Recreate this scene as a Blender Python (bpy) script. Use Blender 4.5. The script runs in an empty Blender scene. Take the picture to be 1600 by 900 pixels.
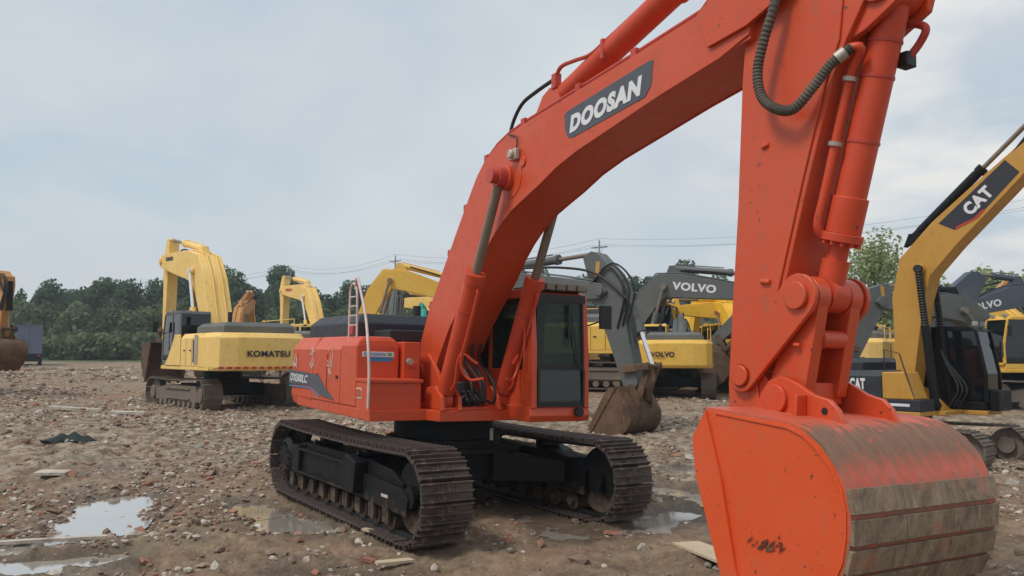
import bpy, bmesh, math, random
import numpy as np
from mathutils import Vector, Matrix, Euler
R = math.radians
PI = math.pi
scene = bpy.context.scene
C = scene.collection
random.seed(7); rng = np.random.default_rng(11)

# ------------------------------------------------------------------ camera, sky, sun, exposure
CAM_H = 2.404
cd = bpy.data.cameras.new("camera"); cam = bpy.data.objects.new("camera", cd); C.objects.link(cam)
cd.sensor_width = 36; cd.lens = 1249 / 1600 * 36; cd.clip_start = 0.1; cd.clip_end = 5000
cam.location = (0, 0, CAM_H)
cam.rotation_euler = (Matrix.Rotation(R(90 + 4.836), 3, 'X') @ Matrix.Rotation(R(0.135), 3, 'Z')).to_euler()
scene.camera = cam
SUN_DIR = Vector((-0.50, -0.32, 0.86)).normalized()
w = bpy.data.worlds.new("World"); scene.world = w; w.use_nodes = True
nt = w.node_tree; nt.nodes.clear()
def N(tree, t, **kw):
    n = tree.nodes.new(t)
    for k, v in kw.items(): setattr(n, k, v)
    return n
out = N(nt, 'ShaderNodeOutputWorld'); bg = N(nt, 'ShaderNodeBackground'); bg.inputs[1].default_value = 0.107
sky = N(nt, 'ShaderNodeTexSky', sky_type='NISHITA', sun_disc=False)
sky.sun_elevation = math.asin(SUN_DIR.z); sky.sun_rotation = math.atan2(SUN_DIR.x, SUN_DIR.y)
sky.air_density = 1.0; sky.dust_density = 1.5; sky.ozone_density = 1.5
tc = N(nt, 'ShaderNodeTexCoord'); sep = N(nt, 'ShaderNodeSeparateXYZ'); nt.links.new(tc.outputs['Generated'], sep.inputs[0])
mx = N(nt, 'ShaderNodeMath', operation='MAXIMUM'); nt.links.new(sep.outputs[2], mx.inputs[0]); mx.inputs[1].default_value = 0.0
ad = N(nt, 'ShaderNodeMath', operation='ADD'); nt.links.new(mx.outputs[0], ad.inputs[0]); ad.inputs[1].default_value = 0.22
dx = N(nt, 'ShaderNodeMath', operation='DIVIDE'); nt.links.new(sep.outputs[0], dx.inputs[0]); nt.links.new(ad.outputs[0], dx.inputs[1])
dy = N(nt, 'ShaderNodeMath', operation='DIVIDE'); nt.links.new(sep.outputs[1], dy.inputs[0]); nt.links.new(ad.outputs[0], dy.inputs[1])
cmb = N(nt, 'ShaderNodeCombineXYZ'); nt.links.new(dx.outputs[0], cmb.inputs[0]); nt.links.new(dy.outputs[0], cmb.inputs[1])
n1 = N(nt, 'ShaderNodeTexNoise'); n1.inputs['Scale'].default_value = 0.75; n1.inputs['Detail'].default_value = 6; n1.inputs['Roughness'].default_value = 0.52
n1.inputs['Distortion'].default_value = 0.35
nt.links.new(cmb.outputs[0], n1.inputs['Vector'])
def ramp(tree, src, stops):
    r = N(tree, 'ShaderNodeValToRGB'); tree.links.new(src, r.inputs[0])
    el = r.color_ramp.elements
    el[0].position, el[0].color = stops[0][0], (*stops[0][1], 1)
    el[1].position, el[1].color = stops[1][0], (*stops[1][1], 1)
    for p, c in stops[2:]:
        e = el.new(p); e.color = (*c, 1)
    return r
# cloud brightness (x10 because the background strength is 0.1)
cl = ramp(nt, n1.outputs['Fac'], [(0.28, (4.1, 5.35, 6.7)), (0.70, (8.3, 8.2, 8.0)), (0.40, (5.0, 6.0, 6.8)), (0.50, (6.1, 6.6, 7.1)), (0.58, (6.4, 7.1, 7.4))])
# warmer, brighter cloud bank low on the right
brt = N(nt, 'ShaderNodeTexNoise'); brt.inputs['Scale'].default_value = 2.3; brt.inputs['Detail'].default_value = 5; nt.links.new(cmb.outputs[0], brt.inputs['Vector'])
dot = N(nt, 'ShaderNodeVectorMath', operation='DOT_PRODUCT'); nt.links.new(tc.outputs['Generated'], dot.inputs[0])
dot.inputs[1].default_value = Vector((0.52, 0.83, 0.20)).normalized()
mr = N(nt, 'ShaderNodeMapRange'); nt.links.new(dot.outputs['Value'], mr.inputs[0]); mr.inputs[1].default_value = 0.93; mr.inputs[2].default_value = 1.0
r2 = ramp(nt, brt.outputs['Fac'], [(0.38, (0, 0, 0)), (0.6, (1, 1, 1))])
mu = N(nt, 'ShaderNodeMath', operation='MULTIPLY', use_clamp=True); nt.links.new(mr.outputs[0], mu.inputs[0]); nt.links.new(r2.outputs[0], mu.inputs[1])
mxb = N(nt, 'ShaderNodeMix', data_type='RGBA'); nt.links.new(mu.outputs[0], mxb.inputs[0]); nt.links.new(cl.outputs[0], mxb.inputs[6]); mxb.inputs[7].default_value = (9.3, 9.0, 8.4, 1)
mix = N(nt, 'ShaderNodeMix', data_type='RGBA'); mix.inputs[0].default_value = 0.90
nt.links.new(sky.outputs[0], mix.inputs[6]); nt.links.new(mxb.outputs[2], mix.inputs[7])
# pale band towards the horizon
hz = N(nt, 'ShaderNodeMapRange'); nt.links.new(mx.outputs[0], hz.inputs[0]); hz.inputs[1].default_value = 0.0; hz.inputs[2].default_value = 0.26; hz.inputs[3].default_value = 0.62; hz.inputs[4].default_value = 0.0
mh = N(nt, 'ShaderNodeMix', data_type='RGBA'); nt.links.new(hz.outputs[0], mh.inputs[0]); nt.links.new(mix.outputs[2], mh.inputs[6]); mh.inputs[7].default_value = (7.1, 7.5, 7.6, 1)
nt.links.new(mh.outputs[2], bg.inputs[0]); nt.links.new(bg.outputs[0], out.inputs[0])
sl = bpy.data.lights.new("sun", 'SUN'); sl.energy = 2.1; sl.angle = R(14); sl.color = (1, 0.95, 0.88)
so = bpy.data.objects.new("sun", sl); C.objects.link(so); so.rotation_euler = (-SUN_DIR).to_track_quat('-Z', 'Y').to_euler(); so.location = (-20, -20, 30)
vs = scene.view_settings; vs.view_transform = 'Standard'; vs.look = 'None'; vs.exposure = 0.0; vs.gamma = 1; vs.use_curve_mapping = False
scene.cycles.max_bounces = 6; scene.cycles.transparent_max_bounces = 8

# ------------------------------------------------------------------ mesh helpers
class MB:
    def __init__(s): s.v = []; s.f = []; s.sm = []
    def add(s, vs, fs, smooth=False):
        b = len(s.v); s.v += [tuple(v) for v in vs]; s.f += [tuple(b + i for i in f) for f in fs]; s.sm += [smooth] * len(fs); return s
    def box(s, x0, x1, y0, y1, z0, z1):
        return s.add([(x0, y0, z0), (x1, y0, z0), (x1, y1, z0), (x0, y1, z0), (x0, y0, z1), (x1, y0, z1), (x1, y1, z1), (x0, y1, z1)],
                     [(0, 3, 2, 1), (4, 5, 6, 7), (0, 1, 5, 4), (1, 2, 6, 5), (2, 3, 7, 6), (3, 0, 4, 7)])
    def prism(s, poly, y0, y1, axis='y', smooth=False):
        n = len(poly)
        a = sum(poly[i][0] * poly[(i + 1) % n][1] - poly[(i + 1) % n][0] * poly[i][1] for i in range(n))
        if a < 0: poly = poly[::-1]
        if axis == 'y': mk = lambda p, t: (p[0], t, p[1])
        elif axis == 'x': mk = lambda p, t: (t, p[0], p[1])
        else: mk = lambda p, t: (p[0], p[1], t)
        vs = [mk(p, y0) for p in poly] + [mk(p, y1) for p in poly]
        fs = [tuple(range(n)), tuple(range(2 * n - 1, n - 1, -1))] + [(i, i + n, (i + 1) % n + n, (i + 1) % n) for i in range(n)]
        if axis != 'y': fs = [tuple(reversed(f)) for f in fs]
        return s.add(vs, fs, smooth)
    def tube(s, pts, r, n=10, r1=None, caps=True):
        pts = [Vector(p) for p in pts]; m = len(pts); rs = r if isinstance(r, (list, tuple)) else [r + ((r1 if r1 is not None else r) - r) * i / max(1, m - 1) for i in range(m)]
        vs = []; u = None
        for i, p in enumerate(pts):
            d = (pts[min(i + 1, m - 1)] - pts[max(i - 1, 0)]).normalized()
            if u is None: u = d.orthogonal().normalized()
            else: u = (u - d * u.dot(d)).normalized()
            v = d.cross(u)
            vs += [tuple(p + (u * math.cos(2 * PI * k / n) + v * math.sin(2 * PI * k / n)) * rs[i]) for k in range(n)]
        fs = [(i * n + k, i * n + (k + 1) % n, (i + 1) * n + (k + 1) % n, (i + 1) * n + k) for i in range(m - 1) for k in range(n)]
        s.add(vs, fs, True)
        if caps:
            b = len(s.v) - m * n
            s.f += [tuple(b + k for k in range(n - 1, -1, -1)), tuple(b + (m - 1) * n + k for k in range(n))]; s.sm += [False, False]
        return s
    def cyl(s, p0, p1, r, n=20, r1=None): return s.tube([p0, p1], r, n, r1)
    def build(s, name, mat, parent=None, rz=0.0, bevel=0.0, label=None):
        me = bpy.data.meshes.new(name); me.from_pydata(s.v, [], s.f); me.validate(); me.update()
        me.polygons.foreach_set('use_smooth', [True] * len(me.polygons)) if any(s.sm) else None
        if any(s.sm): me.set_sharp_from_angle(angle=R(38))
        if isinstance(mat, (list, tuple)):
            for m in mat: me.materials.append(m)
        else: me.materials.append(mat)
        o = bpy.data.objects.new(name, me); C.objects.link(o)
        if parent: o.parent = parent
        if rz: o.rotation_euler = (0, 0, rz)
        if bevel:
            b = o.modifiers.new('bevel', 'BEVEL'); b.width = bevel; b.segments = 2; b.limit_method = 'ANGLE'; b.angle_limit = R(40)
        if label: o['label'] = label
        return o
def smooth_path(pts, n=6):
    P = [Vector(p) for p in pts]; P = [P[0] * 2 - P[1]] + P + [P[-1] * 2 - P[-2]]; o = []
    for i in range(1, len(P) - 2):
        for k in range(n):
            t = k / n; a, b, c, d = P[i - 1:i + 3]
            o.append(0.5 * ((2 * b) + (c - a) * t + (2 * a - 5 * b + 4 * c - d) * t * t + (3 * b - a - 3 * c + d) * t ** 3))
    o.append(P[-2]); return o
def thing(name, label, cat, loc=(0, 0, 0), rz=0.0, group=None):
    o = bpy.data.objects.new(name, None); C.objects.link(o); o.location = loc; o.rotation_euler = (0, 0, rz); o.empty_display_size = 0.3
    o['label'] = label; o['category'] = cat
    if group: o['group'] = group
    return o
def tag(o, label, cat, group=None, kind=None):
    if label: o['label'] = label
    if cat: o['category'] = cat
    if group: o['group'] = group
    if kind: o['kind'] = kind
    return o
_txt = {}
def text_mb(txt, origin, xdir, ydir, width, height, thick=0.006, shear=0.0, bold=0.03):
    """solid lettering: glyph outlines laid on a plane, fitted to width x height, as real thin geometry"""
    key = (txt, shear, bold)
    if key not in _txt:
        c = bpy.data.curves.new('tmp', 'FONT'); c.body = txt; c.size = 1; c.shear = shear; c.offset = bold; c.space_character = 1.0 + bold * 2.2; c.extrude = 0.02; c.resolution_u = 4
        o = bpy.data.objects.new('tmp', c); C.objects.link(o); bpy.context.view_layer.update()
        me = bpy.data.meshes.new_from_object(o.evaluated_get(bpy.context.evaluated_depsgraph_get()))
        vs = np.array([v.co[:] for v in me.vertices]); fs = [tuple(p.vertices) for p in me.polygons]
        bpy.data.objects.remove(o); bpy.data.curves.remove(c); bpy.data.meshes.remove(me)
        vs[:, 0] -= vs[:, 0].min(); vs[:, 1] -= vs[:, 1].min(); vs[:, 0] /= vs[:, 0].max(); vs[:, 1] /= vs[:, 1].max(); vs[:, 2] = (vs[:, 2] > 0)
        _txt[key] = (vs, fs)
    vs, fs = _txt[key]
    xd = Vector(xdir).normalized(); yd = Vector(ydir); yd = (yd - xd * yd.dot(xd)).normalized(); nd = xd.cross(yd); O = Vector(origin)
    m = MB(); m.add([O + xd * (v[0] * width) + yd * (v[1] * height) + nd * (v[2] * thick) for v in vs], fs); return m

# ------------------------------------------------------------------ materials
def mat_base(name):
    m = bpy.data.materials.new(name); m.use_nodes = True; t = m.node_tree; b = t.nodes['Principled BSDF']; return m, t, b
def mixc(t, f, a, b):
    m = N(t, 'ShaderNodeMix', data_type='RGBA')
    for s, v in ((0, f), (6, a), (7, b)):
        if isinstance(v, (int, float)): m.inputs[s].default_value = v
        elif isinstance(v, tuple): m.inputs[s].default_value = (*v, 1)
        else: t.links.new(v, m.inputs[s])
    return m.outputs[2]
def noise(t, vec, scale, detail=4, rough=0.55, dist=0.0):
    n = N(t, 'ShaderNodeTexNoise'); n.inputs['Scale'].default_value = scale; n.inputs['Detail'].default_value = detail; n.inputs['Roughness'].default_value = rough; n.inputs['Distortion'].default_value = dist
    t.links.new(vec, n.inputs['Vector']); return n.outputs['Fac']
def obj_co(t, scale=(1, 1, 1)):
    tcn = N(t, 'ShaderNodeTexCoord'); mp = N(t, 'ShaderNodeMapping'); mp.inputs['Scale'].default_value = scale; t.links.new(tcn.outputs['Object'], mp.inputs[0]); return mp.outputs[0]
def gray(t, src, lo, hi):
    r = N(t, 'ShaderNodeMapRange'); t.links.new(src, r.inputs[0]); r.inputs[1].default_value = lo; r.inputs[2].default_value = hi; return r.outputs[0]
def math2(t, op, a, b):
    m = N(t, 'ShaderNodeMath', operation=op)
    for i, v in enumerate((a, b)):
        if isinstance(v, (int, float)): m.inputs[i].default_value = v
        else: t.links.new(v, m.inputs[i])
    return m.outputs[0]
def paint(name, base, rough=0.38, fade=None, dirt=(0.20, 0.15, 0.11), dirt_amt=0.35, chips=0.0, scale=1.0, metallic=0.0, spec=0.4):
    m, t, b = mat_base(name); co = obj_co(t)
    fade = fade or tuple(min(1, c * 1.15 + 0.02) for c in base)
    big = noise(t, co, 0.9 * scale, 4); fine = noise(t, co, 7 * scale, 6, 0.65)
    streak = noise(t, obj_co(t, (6, 6, 0.8)), 1.6 * scale, 5, 0.6)
    c = mixc(t, gray(t, big, 0.3, 0.7), base, fade)
    d = math2(t, 'MULTIPLY', gray(t, fine, 0.48, 0.80), gray(t, streak, 0.42, 0.72))
    d = math2(t, 'MULTIPLY', d, dirt_amt * 2.2)
    c = mixc(t, d, c, dirt)
    if chips:
        ch = gray(t, noise(t, co, 19 * scale, 3, 0.5, 0.6), 0.70 - 0.03 * chips, 0.72 - 0.03 * chips)
        ch = math2(t, 'MULTIPLY', ch, gray(t, noise(t, co, 2.1 * scale, 3), 0.5, 0.62))
        c = mixc(t, ch, c, (0.09, 0.05, 0.035))
    t.links.new(c, b.inputs['Base Color']); b.inputs['Metallic'].default_value = metallic
    b.inputs['Specular IOR Level'].default_value = spec
    rr = N(t, 'ShaderNodeMapRange'); t.links.new(fine, rr.inputs[0]); rr.inputs[1].default_value = 0.3; rr.inputs[2].default_value = 0.8; rr.inputs[3].default_value = rough - 0.08; rr.inputs[4].default_value = rough + 0.2
    t.links.new(rr.outputs[0], b.inputs['Roughness'])
    bp = N(t, 'ShaderNodeBump'); bp.inputs['Strength'].default_value = 0.12; bp.inputs['Distance'].default_value = 0.02; t.links.new(fine, bp.inputs['Height']); t.links.new(bp.outputs[0], b.inputs['Normal'])
    return m
def plain(name, base, rough=0.5, metallic=0.0, var=0.2):
    m, t, b = mat_base(name); co = obj_co(t); f = noise(t, co, 6, 5)
    c = mixc(t, gray(t, f, 0.3, 0.7), tuple(x * (1 - var) for x in base), tuple(min(1, x * (1 + var)) for x in base))
    t.links.new(c, b.inputs['Base Color']); b.inputs['Roughness'].default_value = rough; b.inputs['Metallic'].default_value = metallic
    return m
ORANGE = (0.60, 0.060, 0.009)
M = {}
M['orange'] = paint('orange_paint', ORANGE, 0.38, spec=0.55, fade=(0.60, 0.088, 0.032), dirt=(0.26, 0.12, 0.07), dirt_amt=0.45, chips=1.2)
M['orange_side'] = paint('scuffed_orange_paint', (0.68, 0.078, 0.012), 0.46, fade=(0.70, 0.10, 0.03), dirt=(0.40, 0.15, 0.07), dirt_amt=0.35, chips=1.6, scale=1.4)
M['orange_rod'] = paint('orange_cylinder_paint', (0.55, 0.055, 0.014), 0.42, dirt=(0.2, 0.09, 0.06), dirt_amt=0.2, chips=0.3)
M['redpipe'] = paint('red_pipe_paint', (0.45, 0.05, 0.03), 0.45, dirt_amt=0.25)
M['black'] = paint('black_frame_paint', (0.005, 0.0055, 0.0065), 0.5, fade=(0.009, 0.0095, 0.011), dirt=(0.06, 0.05, 0.04), dirt_amt=0.08, spec=0.22)
def muddy_black():
    m = M['black'].copy(); m.name = 'mud_splashed_black_frame'; t = m.node_tree; b = t.nodes['Principled BSDF']; src = b.inputs['Base Color'].links[0].from_socket
    tcn = N(t, 'ShaderNodeTexCoord'); sp = N(t, 'ShaderNodeSeparateXYZ'); t.links.new(tcn.outputs['Object'], sp.inputs[0])
    f = noise(t, tcn.outputs['Object'], 4.5, 7, .72); zz = math2(t, 'ADD', sp.outputs[2], math2(t, 'MULTIPLY', math2(t, 'SUBTRACT', f, .5), 1.1))
    t.links.new(mixc(t, math2(t, 'MULTIPLY', gray(t, zz, .45, .15), .7), src, (.17, .115, .075)), b.inputs['Base Color']); return m
M['black_mud'] = muddy_black()
M['hood'] = paint('dark_hood_paint', (0.022, 0.026, 0.034), 0.5, fade=(0.03, 0.034, 0.042), dirt=(0.15, 0.14, 0.13), dirt_amt=0.12)
M['rubber'] = plain('black_rubber', (0.013, 0.013, 0.014), 0.55)
M['hose'] = paint('dusty_hose', (0.06, 0.052, 0.045), 0.75, fade=(0.13, 0.115, 0.09), dirt=(0.2, 0.18, 0.15), dirt_amt=0.5, scale=3)
M['steel'] = paint('greased_rod', (0.20, 0.16, 0.13), 0.4, fade=(0.26, 0.21, 0.17), dirt=(0.10, 0.07, 0.05), dirt_amt=0.5, metallic=0.3)
M['chrome'] = plain('bright_chrome_rod', (0.85, 0.86, 0.88), 0.22, 0.9, 0.05)
M['clamp'] = plain('zinc_clamp', (0.45, 0.42, 0.36), 0.45, 0.4)
M['shoe'] = paint('track_shoe_steel', (0.055, 0.042, 0.038), 0.5, fade=(0.12, 0.09, 0.078), dirt=(0.30, 0.215, 0.16), dirt_amt=0.95, scale=1.6, metallic=0.25)
M['shoe_dusty'] = paint('dusty_track_shoe', (0.13, 0.105, 0.08), 0.75, fade=(0.19, 0.15, 0.12), dirt=(0.28, 0.22, 0.17), dirt_amt=0.6, scale=2)
M['decal'] = plain('slate_decal', (0.075, 0.085, 0.105), 0.5, 0, 0.08)
M['white'] = plain('white_lettering', (0.72, 0.72, 0.74), 0.5, 0, 0.06)
M['navy'] = plain('navy_lettering', (0.02, 0.022, 0.05), 0.5, 0, 0.05)
M['red'] = plain('red_marking', (0.5, 0.04, 0.03), 0.5, 0, 0.05)
M['blue'] = plain('blue_sticker', (0.03, 0.22, 0.45), 0.4, 0, 0.05)
M['green'] = plain('green_mark', (0.12, 0.4, 0.15), 0.5)
M['scrawl'] = plain('pale_chalk_marks', (0.55, 0.42, 0.36), 0.8, 0, 0.2)
M['railing'] = paint('pale_handrail', (0.55, 0.42, 0.38), 0.45, fade=(0.68, 0.56, 0.52), dirt_amt=0.4, scale=4)
M['seat'] = plain('cab_seat', (0.03, 0.03, 0.032), 0.8)
M['interior'] = plain('cab_interior', (0.16, 0.17, 0.16), 0.7)
M['lens'] = plain('lamp_lens', (0.30, 0.28, 0.26), 0.15)
def glass(name, tint, fac, rough=0.03):
    m, t, b = mat_base(name); b.inputs['Base Color'].default_value = (*tint, 1); b.inputs['Roughness'].default_value = rough; b.inputs['IOR'].default_value = 1.6
    tr = N(t, 'ShaderNodeBsdfTransparent'); tr.inputs[0].default_value = (0.55, 0.66, 0.62, 1); mx_ = N(t, 'ShaderNodeMixShader'); mx_.inputs[0].default_value = fac
    t.links.new(b.outputs[0], mx_.inputs[1]); t.links.new(tr.outputs[0], mx_.inputs[2]); t.links.new(mx_.outputs[0], t.nodes['Material Output'].inputs[0]); return m
M['glass'] = glass('greenish_cab_glass', (0.03, 0.06, 0.055), 0.68)
M['glass_dark'] = glass('dark_cab_glass', (0.006, 0.008, 0.010), 0.06)

# bucket shell: orange with a scraped, muddy band on the back
def bucket_mat():
    m, t, b = mat_base('scraped_bucket_paint'); co = obj_co(t)
    tcn = N(t, 'ShaderNodeTexCoord'); sp = N(t, 'ShaderNodeSeparateXYZ'); t.links.new(tcn.outputs['Object'], sp.inputs[0])
    f = noise(t, obj_co(t, (1.0, 5.0, 1.0)), 2.2, 8, 0.72, 0.4); g = noise(t, co, 9, 8, 0.7)
    zz = math2(t, 'ADD', sp.outputs[2], math2(t, 'MULTIPLY', math2(t, 'SUBTRACT', f, 0.5), 0.42))
    up = gray(t, zz, 1.60, 1.76); dn = gray(t, zz, 1.965, 1.915)
    band = math2(t, 'MULTIPLY', up, dn)
    band = math2(t, 'MULTIPLY', band, gray(t, g, 0.28, 0.42))
    c = mixc(t, gray(t, g, 0.3, 0.7), (0.62, 0.075, 0.03), (0.60, 0.13, 0.08))
    c = mixc(t, band, c, mixc(t, f, (0.11, 0.055, 0.035), (0.27, 0.165, 0.11)))
    c = mixc(t, math2(t, 'MULTIPLY', gray(t, noise(t, obj_co(t, (1.0, 14.0, 1.0)), 3.0, 6, .7), .45, .62), .45), c, (0.30, 0.17, 0.12))
    sk_ = noise(t, obj_co(t, (2.0, 7.0, 2.0)), 2.0, 8, .75, .5)
    lowz = math2(t, 'MULTIPLY', gray(t, zz, 1.62, 1.50), gray(t, sk_, .40, .52)); c = mixc(t, math2(t, 'MULTIPLY', lowz, .8), c, (.21, .14, .095))
    low = gray(t, zz, 0.75, 0.45)
    c = mixc(t, math2(t, 'MULTIPLY', low, 0.7), c, (0.24, 0.17, 0.12))
    t.links.new(c, b.inputs['Base Color']); t.links.new(mixc(t, band, (0.45, 0.45, 0.45), (0.85, 0.85, 0.85)), b.inputs['Roughness']); b.inputs['Specular IOR Level'].default_value = .35
    bp = N(t, 'ShaderNodeBump'); bp.inputs['Strength'].default_value = 0.3; bp.inputs['Distance'].default_value = 0.01; t.links.new(g, bp.inputs['Height']); t.links.new(bp.outputs[0], b.inputs['Normal'])
    return m
M['bucket_shell'] = bucket_mat()
def strip_mat():
    m, t, b = mat_base('scraped_muddy_strip'); f = noise(t, obj_co(t, (1.6, 2.6, 1.6)), 2.6, 9, .76, .6); g = noise(t, obj_co(t), 3.5, 8, .72); h = noise(t, obj_co(t), 26, 5, .7)
    c = mixc(t, gray(t, f, .38, .64), (0.15, 0.10, 0.065), (0.34, 0.25, 0.17)); c = mixc(t, math2(t, 'MULTIPLY', gray(t, g, .55, .63), .45), c, (0.46, 0.13, 0.065)); c = mixc(t, math2(t, 'MULTIPLY', gray(t, h, .56, .70), .6), c, (0.07, 0.045, 0.03))
    t.links.new(c, b.inputs['Base Color']); b.inputs['Roughness'].default_value = .62; bp = N(t, 'ShaderNodeBump'); bp.inputs['Strength'].default_value = .5; bp.inputs['Distance'].default_value = .01; t.links.new(math2(t, 'ADD', f, g), bp.inputs['Height']); t.links.new(bp.outputs[0], b.inputs['Normal']); return m
M['strip'] = strip_mat()
M['rust'] = paint('muddy_rusty_steel', (0.060, 0.034, 0.021), 0.75, fade=(0.16, 0.092, 0.055), dirt=(0.28, 0.18, 0.11), dirt_amt=0.9, scale=2.2)
M['yellow'] = paint('faded_yellow_paint', (0.74, 0.43, 0.055), 0.5, fade=(0.78, 0.50, 0.11), dirt=(0.25, 0.14, 0.06), dirt_amt=0.35, chips=0.6)
M['paleyellow'] = paint('pale_yellow_paint', (0.84, 0.53, 0.13), 0.55, fade=(0.88, 0.62, 0.23), dirt=(0.28, 0.18, 0.09), dirt_amt=0.4, chips=0.6)
M['brightyellow'] = paint('bright_yellow_paint', (0.78, 0.46, 0.03), 0.45, dirt=(0.3, 0.18, 0.05), dirt_amt=0.3, chips=0.4)
M['ochre'] = paint('ochre_yellow_paint', (0.50, 0.25, 0.035), 0.45, fade=(0.54, 0.29, 0.06), dirt=(0.2, 0.12, 0.05), dirt_amt=0.3, chips=0.5)
M['tan'] = paint('orange_tan_paint', (0.50, 0.22, 0.05), 0.55, fade=(0.52, 0.27, 0.09), dirt=(0.2, 0.1, 0.05), dirt_amt=0.4)
M['graypaint'] = paint('grey_boom_paint', (0.085, 0.095, 0.095), 0.5, fade=(0.125, 0.135, 0.13), dirt=(0.17, 0.13, 0.10), dirt_amt=0.45, chips=0.8)
M['slate'] = paint('slate_blue_paint', (0.055, 0.075, 0.10), 0.5, fade=(0.08, 0.10, 0.13), dirt=(0.2, 0.18, 0.16), dirt_amt=0.4)
M['gray_hood'] = paint('grey_hood_paint', (0.10, 0.105, 0.10), 0.6, fade=(0.15, 0.155, 0.15), dirt_amt=0.4)
M['teal'] = paint('teal_paint', (0.01, 0.28, 0.22), 0.5, dirt_amt=0.3)
M['bluegray'] = paint('blue_grey_paint', (0.10, 0.13, 0.19), 0.55, dirt_amt=0.3)

# ------------------------------------------------------------------ numpy noise and the ground
def _h(ix, iy, seed):
    n = (ix.astype(np.int64) * 374761393 + iy.astype(np.int64) * 668265263 + seed * 1442695041) & 0xffffffff
    n = ((n ^ (n >> 13)) * 1274126177) & 0xffffffff
    return ((n ^ (n >> 16)) & 0xffff) / 65535.0
def vnoise(x, y, seed=0):
    ix = np.floor(x); iy = np.floor(y); fx = x - ix; fy = y - iy; fx = fx * fx * (3 - 2 * fx); fy = fy * fy * (3 - 2 * fy)
    ix = ix.astype(np.int64); iy = iy.astype(np.int64)
    a = _h(ix, iy, seed); b = _h(ix + 1, iy, seed); c = _h(ix, iy + 1, seed); d = _h(ix + 1, iy + 1, seed)
    return (a + (b - a) * fx + (c - a) * fy + (a - b - c + d) * fx * fy) - 0.5
KY = np.array([-2000, 14, 20, 26, 33, 45, 70, 110, 200, 3000]); KZ = np.array([0, 0, 0.28, 0.54, 0.62, 0.95, 1.35, 1.95, 2.2, 2.2])
PUDDLES = [((-6.5, 13.5), (-5.9, 11.5), 0.50), ((-5.5, 10.9), (-6.6, 10.0), 0.26), ((-5.0, 9.75), (-6.2, 9.15), 0.30), ((-4.3, 13.2), (-3.9, 12.6), 0.28),
           ((-3.5, 12.2), (-2.9, 11.5), 0.42), ((2.75, 14.8), (3.5, 13.3), 0.30), ((1.9, 11.7), (2.6, 12.7), 0.34), ((1.5, 11.3), (1.9, 11.6), 0.26),
           ((0.45, 12.3), (1.0, 11.2), 0.36), ((3.5, 16.7), (4.0, 16.2), 0.32), ((-7.8, 11.3), (-7.0, 11.0), 0.2), ((-2.4, 9.3), (-1.6, 9.0), 0.2)]
MX, MY = -1.13, 13.138
def gz(x, y, fine=True):
    x = np.asarray(x, float); y = np.asarray(y, float); z = np.interp(y, KY, KZ); d = np.hypot(x, y)
    und = vnoise(x * 0.22, y * 0.22, 3) * 0.18 + vnoise(x * 0.6 + 9, y * 0.6, 4) * 0.10
    rough = vnoise(x * 1.7, y * 1.7, 5) * 0.12 + vnoise(x * 4, y * 4, 6) * 0.085
    fn = vnoise(x * 9, y * 9, 7) * 0.05 + vnoise(x * 21, y * 21, 8) * 0.030 + vnoise(x * 47, y * 47, 9) * 0.014 if fine else 0
    mound = 0.34 * np.exp(-(((x + 8.5) / 4.5) ** 2 + ((y - 19.5) / 2.6) ** 2)) + 0.25 * np.exp(-(((x + 14) / 5) ** 2 + ((y - 22) / 3) ** 2)) + 0.22 * np.exp(-(((x + 3.5) / 2.0) ** 2 + ((y - 20) / 2.5) ** 2))
    flat = np.clip(np.maximum(np.abs((x - MX) * 0.567 - (y - MY) * 0.824) / 3.6, np.abs((x - MX) * 0.824 + (y - MY) * 0.567) / 2.9), 0, 10)
    k = 0.25 + 0.75 * np.clip((flat - 0.8) / 0.5, 0, 1)
    far = np.clip((d - 60) / 60, 0, 1)
    z = z + (und * k + mound * np.clip((flat - 1) / 0.3, 0, 1)) * (1 - far * 0.5) + (rough * (0.55 + 0.9 * np.clip(vnoise(x * 0.35, y * 0.35, 12) + 0.4, 0, 1)) * (0.35 + 0.65 * k) + fn) * (1 - far)
    ru = (x * 0.90 + y * 0.43) + vnoise(x * .3, y * .3, 14) * .8      # wheel ruts running back to the left
    for c0 in (-3.4, -1.7, 3.9, 5.6, 9.6):
        e = np.exp(-((ru - c0) / .24) ** 2); rim = np.exp(-((np.abs(ru - c0) - .42) / .16) ** 2); z = z + (rim * .05 - e * .07) * (0.5 + np.clip(vnoise(x * .25, y * .25, 15) * 2, -.5, .5)) * (1 - far) * np.clip((flat - 1) / .2, 0, 1)
    wob = vnoise(x * 2.2, y * 2.2, 21) * 0.45 + vnoise(x * 6, y * 6, 22) * 0.22
    for (a, b, r) in PUDDLES:
        ax, ay = a; bx, by = b; L2 = (bx - ax) ** 2 + (by - ay) ** 2; t = np.clip(((x - ax) * (bx - ax) + (y - ay) * (by - ay)) / L2, 0, 1)
        dd = np.hypot(x - ax - t * (bx - ax), y - ay - t * (by - ay)) / r + wob * 1.1
        g = 1 / (1 + np.exp((dd - 1.15) * 7))
        bz = np.interp(ay, KY, KZ)
        z = z * (1 - g) + (bz - 0.075 + fn * 0.5 + rough * 0.35) * g
    return z
def gzf(x, y): return float(gz(np.array([x]), np.array([y]))[0])
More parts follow.
